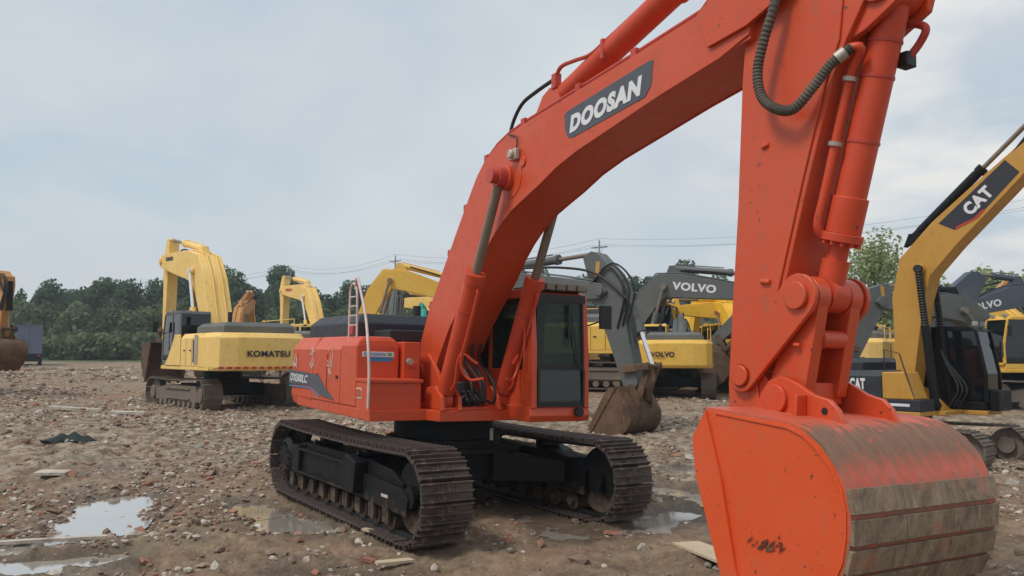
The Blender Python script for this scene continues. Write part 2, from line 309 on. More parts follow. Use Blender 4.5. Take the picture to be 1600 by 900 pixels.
def ground():
    rad = [0.0, 1.0, 2.0, 3.0, 4.0]
    r = 4.6
    while r < 60: rad.append(r); r *= 1.0085
    while r < 3000: rad.append(r); r *= 1.05
    front = np.radians(np.linspace(90 + 40, 90 - 40, 561)); back = np.radians(np.linspace(50, -230, 71))[1:-1]
    ang = np.concatenate([front, back]); na = len(ang); nr = len(rad)
    rr, aa = np.meshgrid(np.array(rad[1:]), ang, indexing='ij'); x = rr * np.cos(aa); y = rr * np.sin(aa); z = gz(x, y)
    vs = np.concatenate([[[0, 0, 0]], np.stack([x.ravel(), y.ravel(), z.ravel()], 1)])
    i = np.arange(nr - 2)[:, None]; j = np.arange(na)[None, :]; j2 = (j + 1) % na
    q = np.stack([1 + i * na + j + 0 * j, 1 + i * na + j2, 1 + (i + 1) * na + j2, 1 + (i + 1) * na + j], -1).reshape(-1, 4)
    me = bpy.data.meshes.new('ground'); fs = q.tolist() + [(0, 1 + (k + 1) % na, 1 + k) for k in range(na)]
    me.from_pydata(vs.tolist(), [], fs); me.polygons.foreach_set('use_smooth', [True] * len(me.polygons)); me.update()
    wv = np.zeros(len(vs)); X, Y = vs[:, 0], vs[:, 1]; wb = vnoise(X * 2.2, Y * 2.2, 21) * .5 + vnoise(X * 7, Y * 7, 23) * .3
    for (a_, b_, r_) in PUDDLES:
        ax, ay = a_; bx, by = b_; tt = np.clip(((X - ax) * (bx - ax) + (Y - ay) * (by - ay)) / ((bx - ax) ** 2 + (by - ay) ** 2), 0, 1)
        wv = np.maximum(wv, np.clip(1.0 - (np.hypot(X - ax - tt * (bx - ax), Y - ay - tt * (by - ay)) - r_ * 1.15) / .45 - wb, 0, 1))
    at_ = me.attributes.new('wet', 'FLOAT', 'POINT'); at_.data.foreach_set('value', wv.astype(np.float32))
    m, t, b = mat_base('muddy_rubble_ground'); tcn = N(t, 'ShaderNodeTexCoord'); co = tcn.outputs['Object']
    big = noise(t, co, 0.35, 4, 0.6); mid = noise(t, co, 2.2, 6, 0.65); fi = noise(t, co, 14, 8, 0.7)
    c = mixc(t, gray(t, math2(t, 'ADD', math2(t, 'MULTIPLY', mid, .6), math2(t, 'MULTIPLY', noise(t, co, 5.5, 6, .7), .4)), 0.38, 0.62), (0.145, 0.088, 0.05), (0.40, 0.285, 0.18))
    c = mixc(t, math2(t, 'MULTIPLY', gray(t, big, 0.50, 0.68), 0.55), c, (0.28, 0.235, 0.15))
    c = mixc(t, math2(t, 'MULTIPLY', gray(t, noise(t, co, 0.8, 5, 0.6, 0.5), 0.52, 0.66), 0.5), c, (0.36, 0.20, 0.14))
    c = mixc(t, gray(t, fi, 0.62, 0.72), c, (0.58, 0.46, 0.34))
    c = mixc(t, math2(t, 'MULTIPLY', gray(t, fi, 0.42, 0.33), 0.75), c, (0.065, 0.042, 0.028))
    v = N(t, 'ShaderNodeTexVoronoi'); v.inputs['Scale'].default_value = 9; t.links.new(co, v.inputs['Vector'])
    pe = math2(t, 'MULTIPLY', gray(t, v.outputs['Distance'], 0.26, 0.20), gray(t, N_sep(t, v.outputs['Color']), 0.62, 0.66))
    c = mixc(t, pe, c, mixc(t, N_sep(t, v.outputs['Color'], 1), (0.50, 0.42, 0.34), (0.26, 0.12, 0.08)))
    # coarse pale rubble spread over the left bank and the far yard
    sp0 = N(t, 'ShaderNodeSeparateXYZ'); t.links.new(co, sp0.inputs[0])
    zone = math2(t, 'MULTIPLY', gray(t, math2(t, 'ADD', sp0.outputs[1], math2(t, 'MULTIPLY', noise(t, co, .35, 4), 7)), 17.5, 20), gray(t, math2(t, 'ADD', sp0.outputs[1], math2(t, 'MULTIPLY', noise(t, co, .25, 3), 8)), 36, 28))
    crumb = gray(t, noise(t, co, 3.2, 9, .78), .44, .60)
    c = mixc(t, math2(t, 'MULTIPLY', zone, .85), c, mixc(t, crumb, (.15, .10, .062), (.52, .41, .30)))
    wa = N(t, 'ShaderNodeAttribute', attribute_name='wet'); c = mixc(t, math2(t, 'MULTIPLY', wa.outputs['Fac'], .62), c, (.075, .055, .038))
    # grassy verge far out
    sp = N(t, 'ShaderNodeSeparateXYZ'); t.links.new(co, sp.inputs[0])
    vg = gray(t, math2(t, 'ADD', sp.outputs[1], math2(t, 'MULTIPLY', noise(t, co, 0.12, 4), 30)), 96, 106)
    c = mixc(t, vg, c, (0.075, 0.10, 0.035))
    # damp earth in the low spots
    wet = gray(t, noise(t, co, 0.9, 4), 0.52, 0.60)
    c = mixc(t, math2(t, 'MULTIPLY', wet, 0.22), c, (0.13, 0.095, 0.065))
    t.links.new(c, b.inputs['Base Color'])
    rr_ = N(t, 'ShaderNodeMapRange'); t.links.new(wet, rr_.inputs[0]); rr_.inputs[3].default_value = 0.9; rr_.inputs[4].default_value = 0.48
    t.links.new(math2(t, 'SUBTRACT', rr_.outputs[0], math2(t, 'MULTIPLY', wa.outputs['Fac'], .35)), b.inputs['Roughness'])
    bp = N(t, 'ShaderNodeBump'); bp.inputs['Strength'].default_value = 1.0; bp.inputs['Distance'].default_value = 0.07; t.links.new(math2(t, 'ADD', fi, math2(t, 'MULTIPLY', pe, 0.6)), bp.inputs['Height']); t.links.new(bp.outputs[0], b.inputs['Normal'])
    me.materials.append(m); o = bpy.data.objects.new('ground', me); C.objects.link(o); o['kind'] = 'structure'; return o
def N_sep(t, col, i=0):
    s = N(t, 'ShaderNodeSeparateColor'); t.links.new(col, s.inputs[0]); return s.outputs[i]
ground()
def water():
    m, t, b = mat_base('muddy_puddle_water'); co = obj_co(t)
    t.links.new(mixc(t, noise(t, co, 1.5, 4), (0.34, 0.30, 0.24), (0.46, 0.42, 0.36)), b.inputs['Base Color'])
    b.inputs['Roughness'].default_value = 0.12; b.inputs['IOR'].default_value = 1.5; b.inputs['Specular IOR Level'].default_value = 1.0; b.inputs['Coat Weight'].default_value = 1.0; b.inputs['Coat IOR'].default_value = 1.9; b.inputs['Coat Roughness'].default_value = 0.05
    bp = N(t, 'ShaderNodeBump'); bp.inputs['Strength'].default_value = 0.06; bp.inputs['Distance'].default_value = 0.02; t.links.new(noise(t, co, 6, 3), bp.inputs['Height']); t.links.new(bp.outputs[0], b.inputs['Normal'])
    for wi, (a, bb, r) in enumerate(PUDDLES):
        A = Vector(a); B = Vector(bb); d = (B - A).normalized(); ring = []
        for k in range(28):
            th = 2 * PI * k / 28; q = Vector((math.cos(th), math.sin(th))); base = B if q.dot(d) > 0 else A
            ring.append(base + q * r * 1.45)
        z = float(np.interp(a[1], KY, KZ)) - 0.045 - 0.004 * wi
        mb = MB(); mb.add([(p.x, p.y, z) for p in ring], [tuple(range(27, -1, -1))] if False else [tuple(range(28))]); o = mb.build('puddle_water', m); o['kind'] = 'structure'
water()

# ------------------------------------------------------------------ excavator building blocks
def loft(mb, levels, smooth=False):
    n = len(levels[0][0]); vs = []
    for poly, z in levels: vs += [(p[0], p[1], z) for p in poly]
    fs = [(i * n + k, i * n + (k + 1) % n, (i + 1) * n + (k + 1) % n, (i + 1) * n + k) for i in range(len(levels) - 1) for k in range(n)]
    fs += [tuple(range(n - 1, -1, -1)), tuple(range((len(levels) - 1) * n, len(levels) * n))]
    return mb.add(vs, fs, smooth)
def inset(poly, d):
    cx = sum(p[0] for p in poly) / len(poly); cy = sum(p[1] for p in poly) / len(poly)
    return [(p[0] - math.copysign(min(d, abs(p[0] - cx)), p[0] - cx), p[1] - math.copysign(min(d, abs(p[1] - cy)), p[1] - cy)) for p in poly]
def track_path(L, r, zc, zb, sag=0.0):
    """closed side outline of a crawler track (x, z, direction angle)"""
    x = L / 2 - r; P = []
    for k in range(13): a = -PI / 2 + PI * k / 12; P.append((x + r * math.cos(a), zc + r * math.sin(a)))
    for k in range(1, 12): t = k / 12; P.append((x - 2 * x * t, zc + r - sag * math.sin(PI * t) ** 0.7))
    for k in range(13): a = PI / 2 + PI * k / 12; P.append((-x + r * math.cos(a), zc + r * math.sin(a)))
    P += [(-x + 0.35, zb), (x - 0.35, zb)]
    return P
def even(P, pitch=None, n=None):
    P = [Vector(p) for p in P]; P.append(P[0]); seg = [(P[i + 1] - P[i]).length for i in range(len(P) - 1)]; tot = sum(seg)
    n = n or int(round(tot / pitch)); o = []
    for k in range(n):
        s = tot * k / n; i = 0
        while s > seg[i]: s -= seg[i]; i += 1
        d = (P[i + 1] - P[i]).normalized(); o.append((P[i] + d * s, d))
    return o, tot / n
def shoe_mb(w, pitch, th=0.025, ribs=3, rib=0.03):
    m = MB(); m.box(-pitch * 0.47, pitch * 0.47, -w / 2, w / 2, -th / 2, th / 2)
    for k in range(ribs):
        x = -pitch * 0.42 + k * pitch * 0.84 / max(1, ribs - 1) if ribs > 1 else -pitch * 0.35
        m.add([(x - 0.013, -w / 2, th / 2), (x + 0.013, -w / 2, th / 2), (x + 0.013, w / 2, th / 2), (x - 0.013, w / 2, th / 2),
               (x - 0.007, -w / 2, th / 2 + rib), (x + 0.007, -w / 2, th / 2 + rib), (x + 0.007, w / 2, th / 2 + rib), (x - 0.007, w / 2, th / 2 + rib)],
              [(4, 5, 6, 7), (0, 1, 5, 4), (1, 2, 6, 5), (2, 3, 7, 6), (3, 0, 4, 7)])
    if ribs > 1:
        for xx in (-pitch * .2, pitch * .2):
            for yy in (-.13, -.07, .07, .13): m.box(xx - .012, xx + .012, yy - .012, yy + .012, th / 2, th / 2 + .015)
    return m
def bucket_mbs(prof, w, th=0.04, lip=None):
    """prof: outer shell profile in x,z from hinge edge round the back to the cutting lip. returns shell, side-plate builders"""
    P = [Vector((p[0], p[1])) for p in prof]; n = len(P); inn = []
    for i in range(n):
        d = (P[min(i + 1, n - 1)] - P[max(i - 1, 0)]).normalized(); inn.append(P[i] + Vector((d.y, -d.x)) * th)
    cx = sum(p.x for p in P) / n; cz = sum(p.y for p in P) / n
    if (inn[n // 2] - Vector((cx, cz))).length > (P[n // 2] - Vector((cx, cz))).length: inn = [p * 2 - q for p, q in zip(P, inn)]
    sh = MB(); vs = []
    for p, q in zip(P, inn): vs += [(p.x, -w / 2, p.y), (p.x, w / 2, p.y), (q.x, w / 2, q.y), (q.x, -w / 2, q.y)]
    fs = [tuple(i * 4 + a for a in (k, (k + 1) % 4)) + tuple((i + 1) * 4 + a for a in ((k + 1) % 4, k)) for i in range(n - 1) for k in range(4)]
    fs += [(0, 1, 2, 3), ((n - 1) * 4 + 3, (n - 1) * 4 + 2, (n - 1) * 4 + 1, (n - 1) * 4)]
    sh.add(vs, fs, True); return sh
def text_side(txt, ox, oz, ux, uz, w, h, y, parent, mat, rz=0.0, shear=0.0, bold=0.03, name='lettering'):
    """lettering on the right flank (y < 0) of a machine, reading towards +x"""
    L = math.hypot(ux, uz); xd = Vector((ux / L, 0, uz / L)); yd = Vector((-uz / L, 0, ux / L))
    return text_mb(txt, (ox, y, oz), xd, yd, w, h, 0.006, shear, bold).build(name, mat, parent)

# ------------------------------------------------------------------ the big orange excavator
def main_excavator():
    root = thing('crawler_excavator', 'big orange excavator in the foreground with black undercarriage and its bucket set down in front', 'excavator', (MX, MY, 0.0))
    Mw = Matrix.Rotation(R(-55.464), 3, 'Z') @ Matrix.Rotation(R(-0.973), 3, 'X') @ Matrix.Rotation(R(0.516), 3, 'Y')
    root.rotation_euler = Mw.to_euler()
    U = R(-4.658)
    O_ = M['orange']; K = M['black']
    def P(mb, name, mat, bevel=0.0, label=None): return mb.build(name, mat, root, U, bevel, label)
    # --- undercarriage
    G, SW, L = 3.08, 0.72, 5.66
    cb = MB(); cb.cyl((0, 0, 1.10), (0, 0, 1.44), 0.80, 36); cb.cyl((0, 0, 0.99), (0, 0, 1.12), 0.92, 36)
    cb.prism([(-1.05, -0.78), (-0.62, -1.0), (0.62, -1.0), (1.05, -0.78), (1.05, 0.78), (0.62, 1.0), (-0.62, 1.0), (-1.05, 0.78)], 0.92, 1.0, 'z')
    cb.prism([(-0.9, -0.7), (0.9, -0.7), (0.9, 0.7), (-0.9, 0.7)], 0.52, 0.93, 'z')
    for sx in (-1, 1):
        for sy in (-1, 1):
            a = [(sx * 0.45, sy * 0.55), (sx * 1.02, sy * 0.3), (sx * 1.62, sy * 1.24), (sx * 0.85, sy * 1.24)]
            lv = [([(p[0], p[1]) for p in a], 0.50), ([(p[0], p[1]) for p in a], 0.97)]
            if sx * sy < 0: lv = [(q[::-1], z) for q, z in lv]
            vs = [(x_, y_, z_) for q, z0 in lv for (x_, y_) in q for z_ in (z0,)]
            v2 = [(v[0], v[1], v[2] - (0.16 if abs(v[1]) > 1 and v[2] > 0.9 else 0)) for v in vs]
            cb.add(v2, [(3, 2, 1, 0), (4, 5, 6, 7), (0, 1, 5, 4), (1, 2, 6, 5), (2, 3, 7, 6), (3, 0, 4, 7)])
    cb.box(0.9, 0.93, -0.9, 0.9, 0.985, 1.015)
    cbo = cb.build('car_body', K, root, 0, 0.012)
    pl = MB(); pl.box(0.995, 1.0, 0.25, 0.31, 1.12, 1.30); pl.build('tie_down_mark', M['clamp'], cbo)
    path = track_path(L, 0.555, 0.605, 0.045, 0.04); pts, pitch = even(path, n=50)
    sm = shoe_mb(SW, pitch, 0.03, 3, 0.05)
    shoe0 = None
    for sy in (-1, 1):
        yc = sy * G / 2
        ch = MB()
        inner = [(p[0] * (1 - 0.10 / 2.8), p[1] + (0.075 if p[1] < 0.6 else -0.075) * min(1, abs(p[1] - 0.605) / 0.4)) for p in path]
        n = len(path)
        for yo in (-0.16, 0.10):
            vs = []
            for p in path: vs.append((p[0], yc + yo, p[1])); vs.append((p[0], yc + yo + 0.06, p[1]))
            for p in inner: vs.append((p[0], yc + yo, p[1])); vs.append((p[0], yc + yo + 0.06, p[1]))
            fs = []
            for i in range(n):
                j = (i + 1) % n
                fs += [(2 * i, 2 * j, 2 * j + 1, 2 * i + 1), (2 * n + 2 * i, 2 * n + 2 * i + 1, 2 * n + 2 * j + 1, 2 * n + 2 * j), (2 * i, 2 * n + 2 * i, 2 * n + 2 * j, 2 * j), (2 * i + 1, 2 * j + 1, 2 * n + 2 * j + 1, 2 * n + 2 * i + 1)]
            ch.add(vs, fs)
        tr = ch.build('crawler_track', M['rubber'], root)
        for (p, d) in pts:
            if shoe0 is None: s = shoe0 = sm.build('track_shoe', M['shoe'], tr)
            else: s = shoe0.copy(); C.objects.link(s); s.parent = tr
            nrm = Vector((d.y, -d.x))  # outward
            X = Vector((d.x, 0, d.y)); Z = Vector((nrm.x, 0, nrm.y)); Y = Z.cross(X)
            m3 = Matrix((X, Y, Z)).transposed(); e = m3.to_euler(); s.rotation_euler = (e.x, e.y + random.uniform(-.015, .015), e.z)
            s.location = (p.x, yc, p.y)
        o = -1 if sy < 0 else 1   # outer side
        fr = MB()
        y0, y1 = sorted((yc - o * 0.24, yc + o * 0.20))
        fr.prism([(-2.0, 0.40), (2.02, 0.36), (2.02, 0.72), (1.7, 0.88), (0.9, 0.93), (-1.5, 0.93), (-2.0, 0.84)], y0, y1)
        ya, yb = sorted((yc + o * 0.20, yc + o * 0.27))
        fr.prism([(-1.5, 0.46), (0.75, 0.46), (0.75, 0.84), (-1.5, 0.84)], ya, yb)
        fr.prism([(0.95, 0.40), (2.25, 0.36), (2.3, 0.58), (2.1, 0.70), (0.95, 0.74)], ya, yb)
        ya, yb = sorted((yc + o * 0.20, yc + o * 0.34))
        for zz in (0.46, 0.83): fr.box(-1.6, 0.75, ya, yb, zz - 0.02, zz + 0.02)
        fr.box(-1.75, -1.45, ya, yb, 0.45, 0.88)
        tf = fr.build('track_frame', M['black_mud'], root, 0, 0.01)
        stp = MB(); ya, yb = sorted((yc + o * 0.20, yc + o * 0.40)); stp.prism([(0.55, 0.50), (0.90, 0.46), (0.95, 0.90), (0.62, 0.98), (0.52, 0.9)], ya, yb); stp.build('track_step', K, tf, 0, 0.015)
        for xx in (-1.9, -1.45, -1.0, -0.55, -0.1, 0.35, 0.8, 1.25, 1.7):
            rl = MB(); rl.cyl((xx, yc - 0.2, 0.235), (xx, yc + 0.2, 0.235), 0.135, 18); rl.cyl((xx, yc - 0.27, 0.235), (xx, yc + 0.27, 0.235), 0.065, 12); rl.box(xx - 0.09, xx + 0.09, yc + o * 0.26 - 0.02, yc + o * 0.26 + 0.02, 0.2, 0.40); rl.build('track_roller', M['black_mud'], tf)
        for xx in (-0.9, 0.75):
            rl = MB(); rl.cyl((xx, yc - 0.17, 1.0), (xx, yc + 0.17, 1.0), 0.085, 16); rl.cyl((xx, yc - 0.08, 0.93), (xx, yc + o * 0.28, 1.0), 0.035, 10); rl.build('carrier_roller', K, tf)
        idl = MB(); idl.cyl((2.27, yc - 0.15, 0.605), (2.27, yc + 0.15, 0.605), 0.46, 36); idl.cyl((2.27, yc - 0.08, 0.605), (2.27, yc + 0.08, 0.605), 0.50, 36); idl.cyl((2.27, yc - 0.24, 0.605), (2.27, yc + 0.24, 0.605), 0.14, 18); idl.build('front_idler', M['black_mud'], tf)
        spr = MB()
        for k in range(22):
            a0 = 2 * PI * k / 22; spr.prism([(-2.27 + 0.42 * math.cos(a0 - .10), 0.605 + 0.42 * math.sin(a0 - .10)), (-2.27 + 0.515 * math.cos(a0 - .045), 0.605 + 0.515 * math.sin(a0 - .045)), (-2.27 + 0.515 * math.cos(a0 + .045), 0.605 + 0.515 * math.sin(a0 + .045)), (-2.27 + 0.42 * math.cos(a0 + .10), 0.605 + 0.42 * math.sin(a0 + .10))], yc - 0.05, yc + 0.05)
        spr.cyl((-2.27, yc - 0.06, 0.605), (-2.27, yc + 0.06, 0.605), 0.44, 36); spr.tube([(-2.27, yc - 0.2, 0.605), (-2.27, yc + o * 0.24, 0.605), (-2.27, yc + o * 0.30, 0.605)], [0.34, 0.34, 0.27], 30)
        for k in range(12):
            a0 = 2 * PI * k / 12; spr.cyl((-2.27 + .24 * math.cos(a0), yc + o * .30, .605 + .24 * math.sin(a0)), (-2.27 + .24 * math.cos(a0), yc + o * .325, .605 + .24 * math.sin(a0)), 0.022, 6)
        spr.build('drive_sprocket', M['black_mud'], tf)
        if sy < 0:
            lb = MB(); lb.box(0.35, 0.41, yc - 0.275 - 0.004, yc - 0.274, 0.64, 0.76); lb.build('white_sticker', M['white'], tf)
            lb = MB(); lb.box(1.55, 1.75, yc - 0.276, yc - 0.274, 0.52, 0.56); lb.build('faded_sticker', M['scrawl'], tf)
    # --- platform and body
    pf = MB(); rear = [(-2.0, -1.62), (-3.4, -1.60), (-3.85, -1.38), (-4.02, -0.9), (-4.06, 0), (-4.02, 0.9), (-3.85, 1.38), (-3.4, 1.60), (-2.0, 1.62)]
    pf.prism([(-3.0, -1.60), (0.93, -1.61), (0.93, -0.72), (1.25, -0.66), (1.25, 0.46), (-3.0, 1.58)][:2] + [(0.93, -0.72), (1.25, -0.66), (1.25, 1.0), (0.2, 1.58), (-3.0, 1.58)], 1.44, 1.60, 'z')
    P(pf, 'slew_platform', O_, 0.01)
    cw = MB(); loft(cw, [(inset(rear, 0.05), 1.46), (rear, 1.62), (rear, 2.46), (inset(rear, 0.16), 2.68)])
    cwo = P(cw, 'counterweight', O_, 0.02)
    sd = MB(); sd.prism([(-1.62, 1.60), (-1.62, 2.46), (-1.46, 2.68), (1.46, 2.68), (1.62, 2.46), (1.62, 1.60)], -1.985, -0.46, 'x'); so_ = P(sd, 'engine_side_panel', O_, 0.02)
    se = MB(); se.box(-1.15, -1.14, -1.628, -1.618, 1.66, 2.44); se.build('panel_seam', M['rubber'], so_)
    for xx in (-1.75, -0.65): g_ = MB(); g_.box(xx, xx + .10, -1.636, -1.62, 2.0, 2.05); g_.build('panel_latch', M['rubber'], so_, 0, .004)
    for zz in (1.8, 2.3): g_ = MB(); g_.cyl((-1.14, -1.63, zz), (-1.14, -1.63, zz + .09), .014, 8); g_.build('panel_hinge', O_, so_)
    ft = MB(); a = [(-0.44, -1.62), (0.30, -1.62), (0.30, -0.93), (-0.44, -0.93)]; a2 = [(-0.44, -1.50), (0.24, -1.50), (0.24, -1.05), (-0.44, -1.05)]
    loft(ft, [(a, 1.60), (a, 2.52), ([(-0.44, -1.58), (0.285, -1.58), (0.285, -0.97), (-0.44, -0.97)], 2.60), (a2, 2.67)]); fto = P(ft, 'fuel_tank', O_, 0.025)
    dp = MB(); dp.prism([(-1.53, 2.36), (-1.53, 2.44), (-1.02, 2.44), (-1.02, 2.36)], 0.301, 0.306, 'x'); dpo = dp.build('maker_sticker', M['white'], fto)
    dp = MB(); dp.prism([(-1.45, 2.29), (-1.40, 2.355), (-1.02, 2.355), (-1.08, 2.29)], 0.301, 0.306, 'x'); dp.build('blue_sticker', M['blue'], fto)
    text_mb('DOOSAN', (0.307, -1.50, 2.375), (0, 1, 0), (0, 0, 1), 0.34, 0.05, 0.003).build('lettering', M['blue'], fto)
    dp = MB(); dp.box(0.306, 0.309, -1.13, -1.05, 2.375, 2.425); dp.build('green_mark', M['green'], fto)
    tb = MB(); tb.box(0.28, 0.88, -1.60, -0.80, 1.60, 1.99); tb.box(0.26, 0.92, -1.615, -0.78, 1.99, 2.04); tb.box(0.86, 0.885, -1.55, -0.84, 1.83, 1.845)
    tbo = P(tb, 'tool_box', O_, 0.018)
    lb = MB(); lb.box(0.30, 0.55, -1.606, -1.602, 1.74, 1.90); lb.build('worn_sticker', M['scrawl'], tbo)
    text_mb('DX500', (0.31, -1.608, 1.76), (1, 0, 0), (0, 0, 1), 0.22, 0.12, 0.003).build('lettering', O_, tbo)
    sp_ = MB(); sp_.box(-0.5, 0.40, -0.90, -0.62, 1.60, 2.60); sp_.box(0.40, 0.43, -0.84, -0.66, 2.2, 2.3); P(sp_, 'valve_cover', O_, 0.03)
    lt = MB(); lt.cyl((0.43, -0.82, 2.30), (0.50, -0.82, 2.30), 0.05, 14); P(lt, 'side_lamp', M['clamp'])
    hd = MB(); h0 = [(-3.75, -1.2), (-1.0, -1.2), (-1.0, 1.25), (-3.75, 1.25)]; loft(hd, [(h0, 2.66), (h0, 2.93), (inset(h0, 0.16), 3.09)]); hd.box(-0.99, -0.2, -0.9, 0.35, 2.62, 2.8); ho = P(hd, 'engine_hood', M['hood'], 0.02)
    for yy in (-0.6, 0.4):
        hh = MB(); hh.box(-2.6, -1.6, yy, yy + 0.5, 3.091, 3.11); hh.build('hood_grille', M['rubber'], ho, 0, 0.004)
    ex = MB(); ex.cyl((-2.9, 0.7, 3.05), (-2.9, 0.7, 3.38), 0.08, 16); P(ex, 'exhaust_pipe', M['rubber'])
    rf = MB(); rf.box(-3.3, -3.1, -1.30, -1.05, 2.7, 2.73)
    # counterweight decal with lettering and chalk scrawls
    dc = MB(); dc.prism([(-3.50, 2.08), (-1.62, 2.03), (-1.30, 1.88), (-0.70, 1.70), (-1.45, 1.72), (-2.05, 1.86), (-3.50, 1.83)][:3] + [(-0.72, 1.66), (-1.42, 1.70), (-2.05, 1.84), (-3.48, 1.82)], -1.640, -1.623); dco = P(dc, 'model_decal', M['decal'])
    text_side('DX500LC', -3.36, 1.875, 1, -0.012, 1.15, 0.14, -1.642, dco, M['white'], shear=0.2, bold=0.012)
    ln = MB(); ln.prism([(-3.48, 1.79), (-2.1, 1.81), (-1.5, 1.68), (-1.5, 1.66), (-2.1, 1.785), (-3.48, 1.77)], -1.634, -1.623); P(ln, 'decal_stripe', M['blue'])
    rr = random.Random(3)
    for (cx, cz, w_, h_, n_) in ((-3.15, 2.24, 0.35, 0.16, 9), (-2.05, 2.30, 0.16, 0.30, 10), (-1.0, 2.26, 0.30, 0.34, 12)):
        sc = MB()
        for k in range(n_):
            x, z = cx + rr.uniform(-w_, w_) / 2, cz + rr.uniform(-h_, h_) / 2; a_ = rr.uniform(0, PI); l_ = rr.uniform(.04, .10); d = Vector((math.cos(a_) * l_, math.sin(a_) * l_)); n2 = Vector((-d.y, d.x)).normalized() * 0.011
            sc.prism([(x - d.x - n2.x, z - d.y - n2.y), (x + d.x - n2.x, z + d.y - n2.y), (x + d.x + n2.x, z + d.y + n2.y), (x - d.x + n2.x, z - d.y + n2.y)], -1.6265 - k * 0.0002, -1.62)
        P(sc, 'chalk_scrawl', M['scrawl'])
    # handrails
    hr = MB(); hr.tube(smooth_path([(-0.22, -1.50, 3.42), (-0.12, -1.52, 3.56), (0.05, -1.56, 3.56), (0.22, -1.58, 3.42), (0.55, -1.585, 2.95), (0.86, -1.64, 2.5), (0.925, -1.635, 2.1), (0.925, -1.635, 1.62)], 6), 0.021, 10)
    P(hr, 'handrail', M['railing'])
    hr = MB(); hr.tube(smooth_path([(-0.45, -1.50, 2.60), (-0.47, -1.5, 3.3), (-0.42, -1.5, 3.48), (-0.25, -1.5, 3.50), (-0.12, -1.5, 3.3), (-0.06, -1.5, 2.60)], 5), 0.018, 8)
    for zz in (2.85, 3.0, 3.15, 3.3): hr.tube([(-0.46, -1.5, zz), (-0.10, -1.5, zz)], 0.012, 6)
    P(hr, 'handrail', M['railing'])
    tl = MB(); tl.box(-0.34, -0.18, -1.535, -1.505, 2.70, 2.84); P(tl, 'tail_reflector', M['red'], 0.01)
    # deck between tank and cab, boom brackets
    dk = MB(); dk.box(-0.4, 1.20, -0.64, 0.46, 1.60, 1.64)
    for s_ in (-1, 1):
        y0, y1 = sorted((s_ * 0.37, s_ * 0.43)); dk.prism([(-0.55, 1.62), (1.05, 1.62), (0.62, 2.15), (0.25, 2.42), (-0.30, 2.42), (-0.55, 2.2)], y0, y1)
        for (ya, yb) in ((0.30, 0.36), (0.58, 0.64)):
            y0, y1 = sorted((s_ * ya, s_ * yb)); dk.prism([(0.55, 1.6), (1.28, 1.6), (1.24, 1.80), (1.0, 1.95), (0.72, 1.92)], y0, y1)
    P(dk, 'boom_bracket', O_, 0.01)
    hb = MB(); hb.box(0.55, 0.95, -0.24, 0.16, 1.64, 1.86); hb.cyl((0.75, -0.05, 1.8), (0.75, -0.05, 2.0), 0.13, 18); hb.cyl((0.92, -0.12, 1.74), (1.02, -0.12, 1.74), 0.07, 12); hbo = P(hb, 'swivel_valve', M['rubber'], 0.01)
    for i, (yy, off) in enumerate(((-0.12, 0), (-0.02, 0.1), (0.10, 0.0), (0.20, 0.12))):
        hs = MB(); hs.tube(smooth_path([(0.8, yy * .6, 1.9), (1.15 + off, yy, 1.70), (1.12 + off, yy + 0.03, 2.0), (0.75, yy * 1.2, 2.35), (0.66, yy * 1.6, 2.7)], 6), 0.024, 8); hs.build('hydraulic_hose', M['rubber'], hbo)
    # --- boom
    rightedge_top = [(-0.32, 2.38), (-0.24, 2.55), (0.12, 3.17), (0.75, 3.94), (1.27, 4.57), (1.62, 4.98), (1.90, 5.20), (2.20, 5.34), (2.55, 5.43), (2.93, 5.48), (4.21, 5.58), (5.27, 5.66), (6.3, 5.75)]
    rightedge_bot = [(6.95, 5.29), (6.59, 5.24), (5.74, 5.12), (4.24, 4.86), (3.8, 4.75), (3.40, 4.60), (3.05, 4.49), (2.72, 4.38), (2.44, 4.24), (2.15, 4.04), (1.90, 3.82), (1.66, 3.55), (0.86, 2.82), (0.5, 2.36), (0.28, 1.98), (0.0, 1.88), (-0.26, 2.02)]
    nose_t = [(6.6, 5.86), (7.05, 6.12), (7.45, 6.14), (7.6, 5.9), (7.45, 5.62), (7.2, 5.40)]
    bm = MB(); bm.prism(rightedge_top + [(6.6, 5.78), (7.0, 5.9)] + rightedge_bot, -0.345, 0.345)
    for s_ in (-1, 1):
        y0, y1 = sorted((s_ * 0.346, s_ * 0.362)); bm.prism([(x, z) for x, z in rightedge_top + [(6.6, 5.78), (7.0, 5.80)] + [(6.95, 5.33)] + [(x - 0.004, z - 0.015) for x, z in rightedge_bot[1:]]], y0, y1)
        y0, y1 = sorted((s_ * 0.363, s_ * 0.40)); bm.prism([(6.30, 5.72), (6.46, 5.36), (6.95, 5.40), (7.28, 5.50), (7.58, 5.75), (7.6, 6.05), (7.4, 6.22), (7.05, 6.18), (6.62, 5.90)], y0, y1)
        bm.cyl((7.18, s_ * 0.40, 5.86), (7.18, s_ * 0.46, 5.86), 0.16, 24)
        bm.cyl((2.62, s_ * 0.36, 4.82), (2.62, s_ * 0.44, 4.82), 0.17, 24)
        y0, y1 = sorted((s_ * 0.363, s_ * 0.372)); bm.cyl((2.70, y0, 4.80), (2.70, y1, 4.80), 0.27, 28)
        bm.cyl((3.0, s_ * 0.36, 4.97), (3.0, s_ * 0.385, 4.97), 0.07, 16)
    bmo = P(bm, 'boom', O_, 0.008)
    bpn = MB(); bpn.cyl((2.62, -0.66, 4.82), (2.62, 0.66, 4.82), 0.10, 20); bpn.build('boom_pin', M['redpipe'], bmo)
    bpn = MB(); bpn.cyl((0.0, -0.47, 2.14), (0.0, 0.47, 2.14), 0.13, 20); bpn.build('boom_pin', O_, bmo)
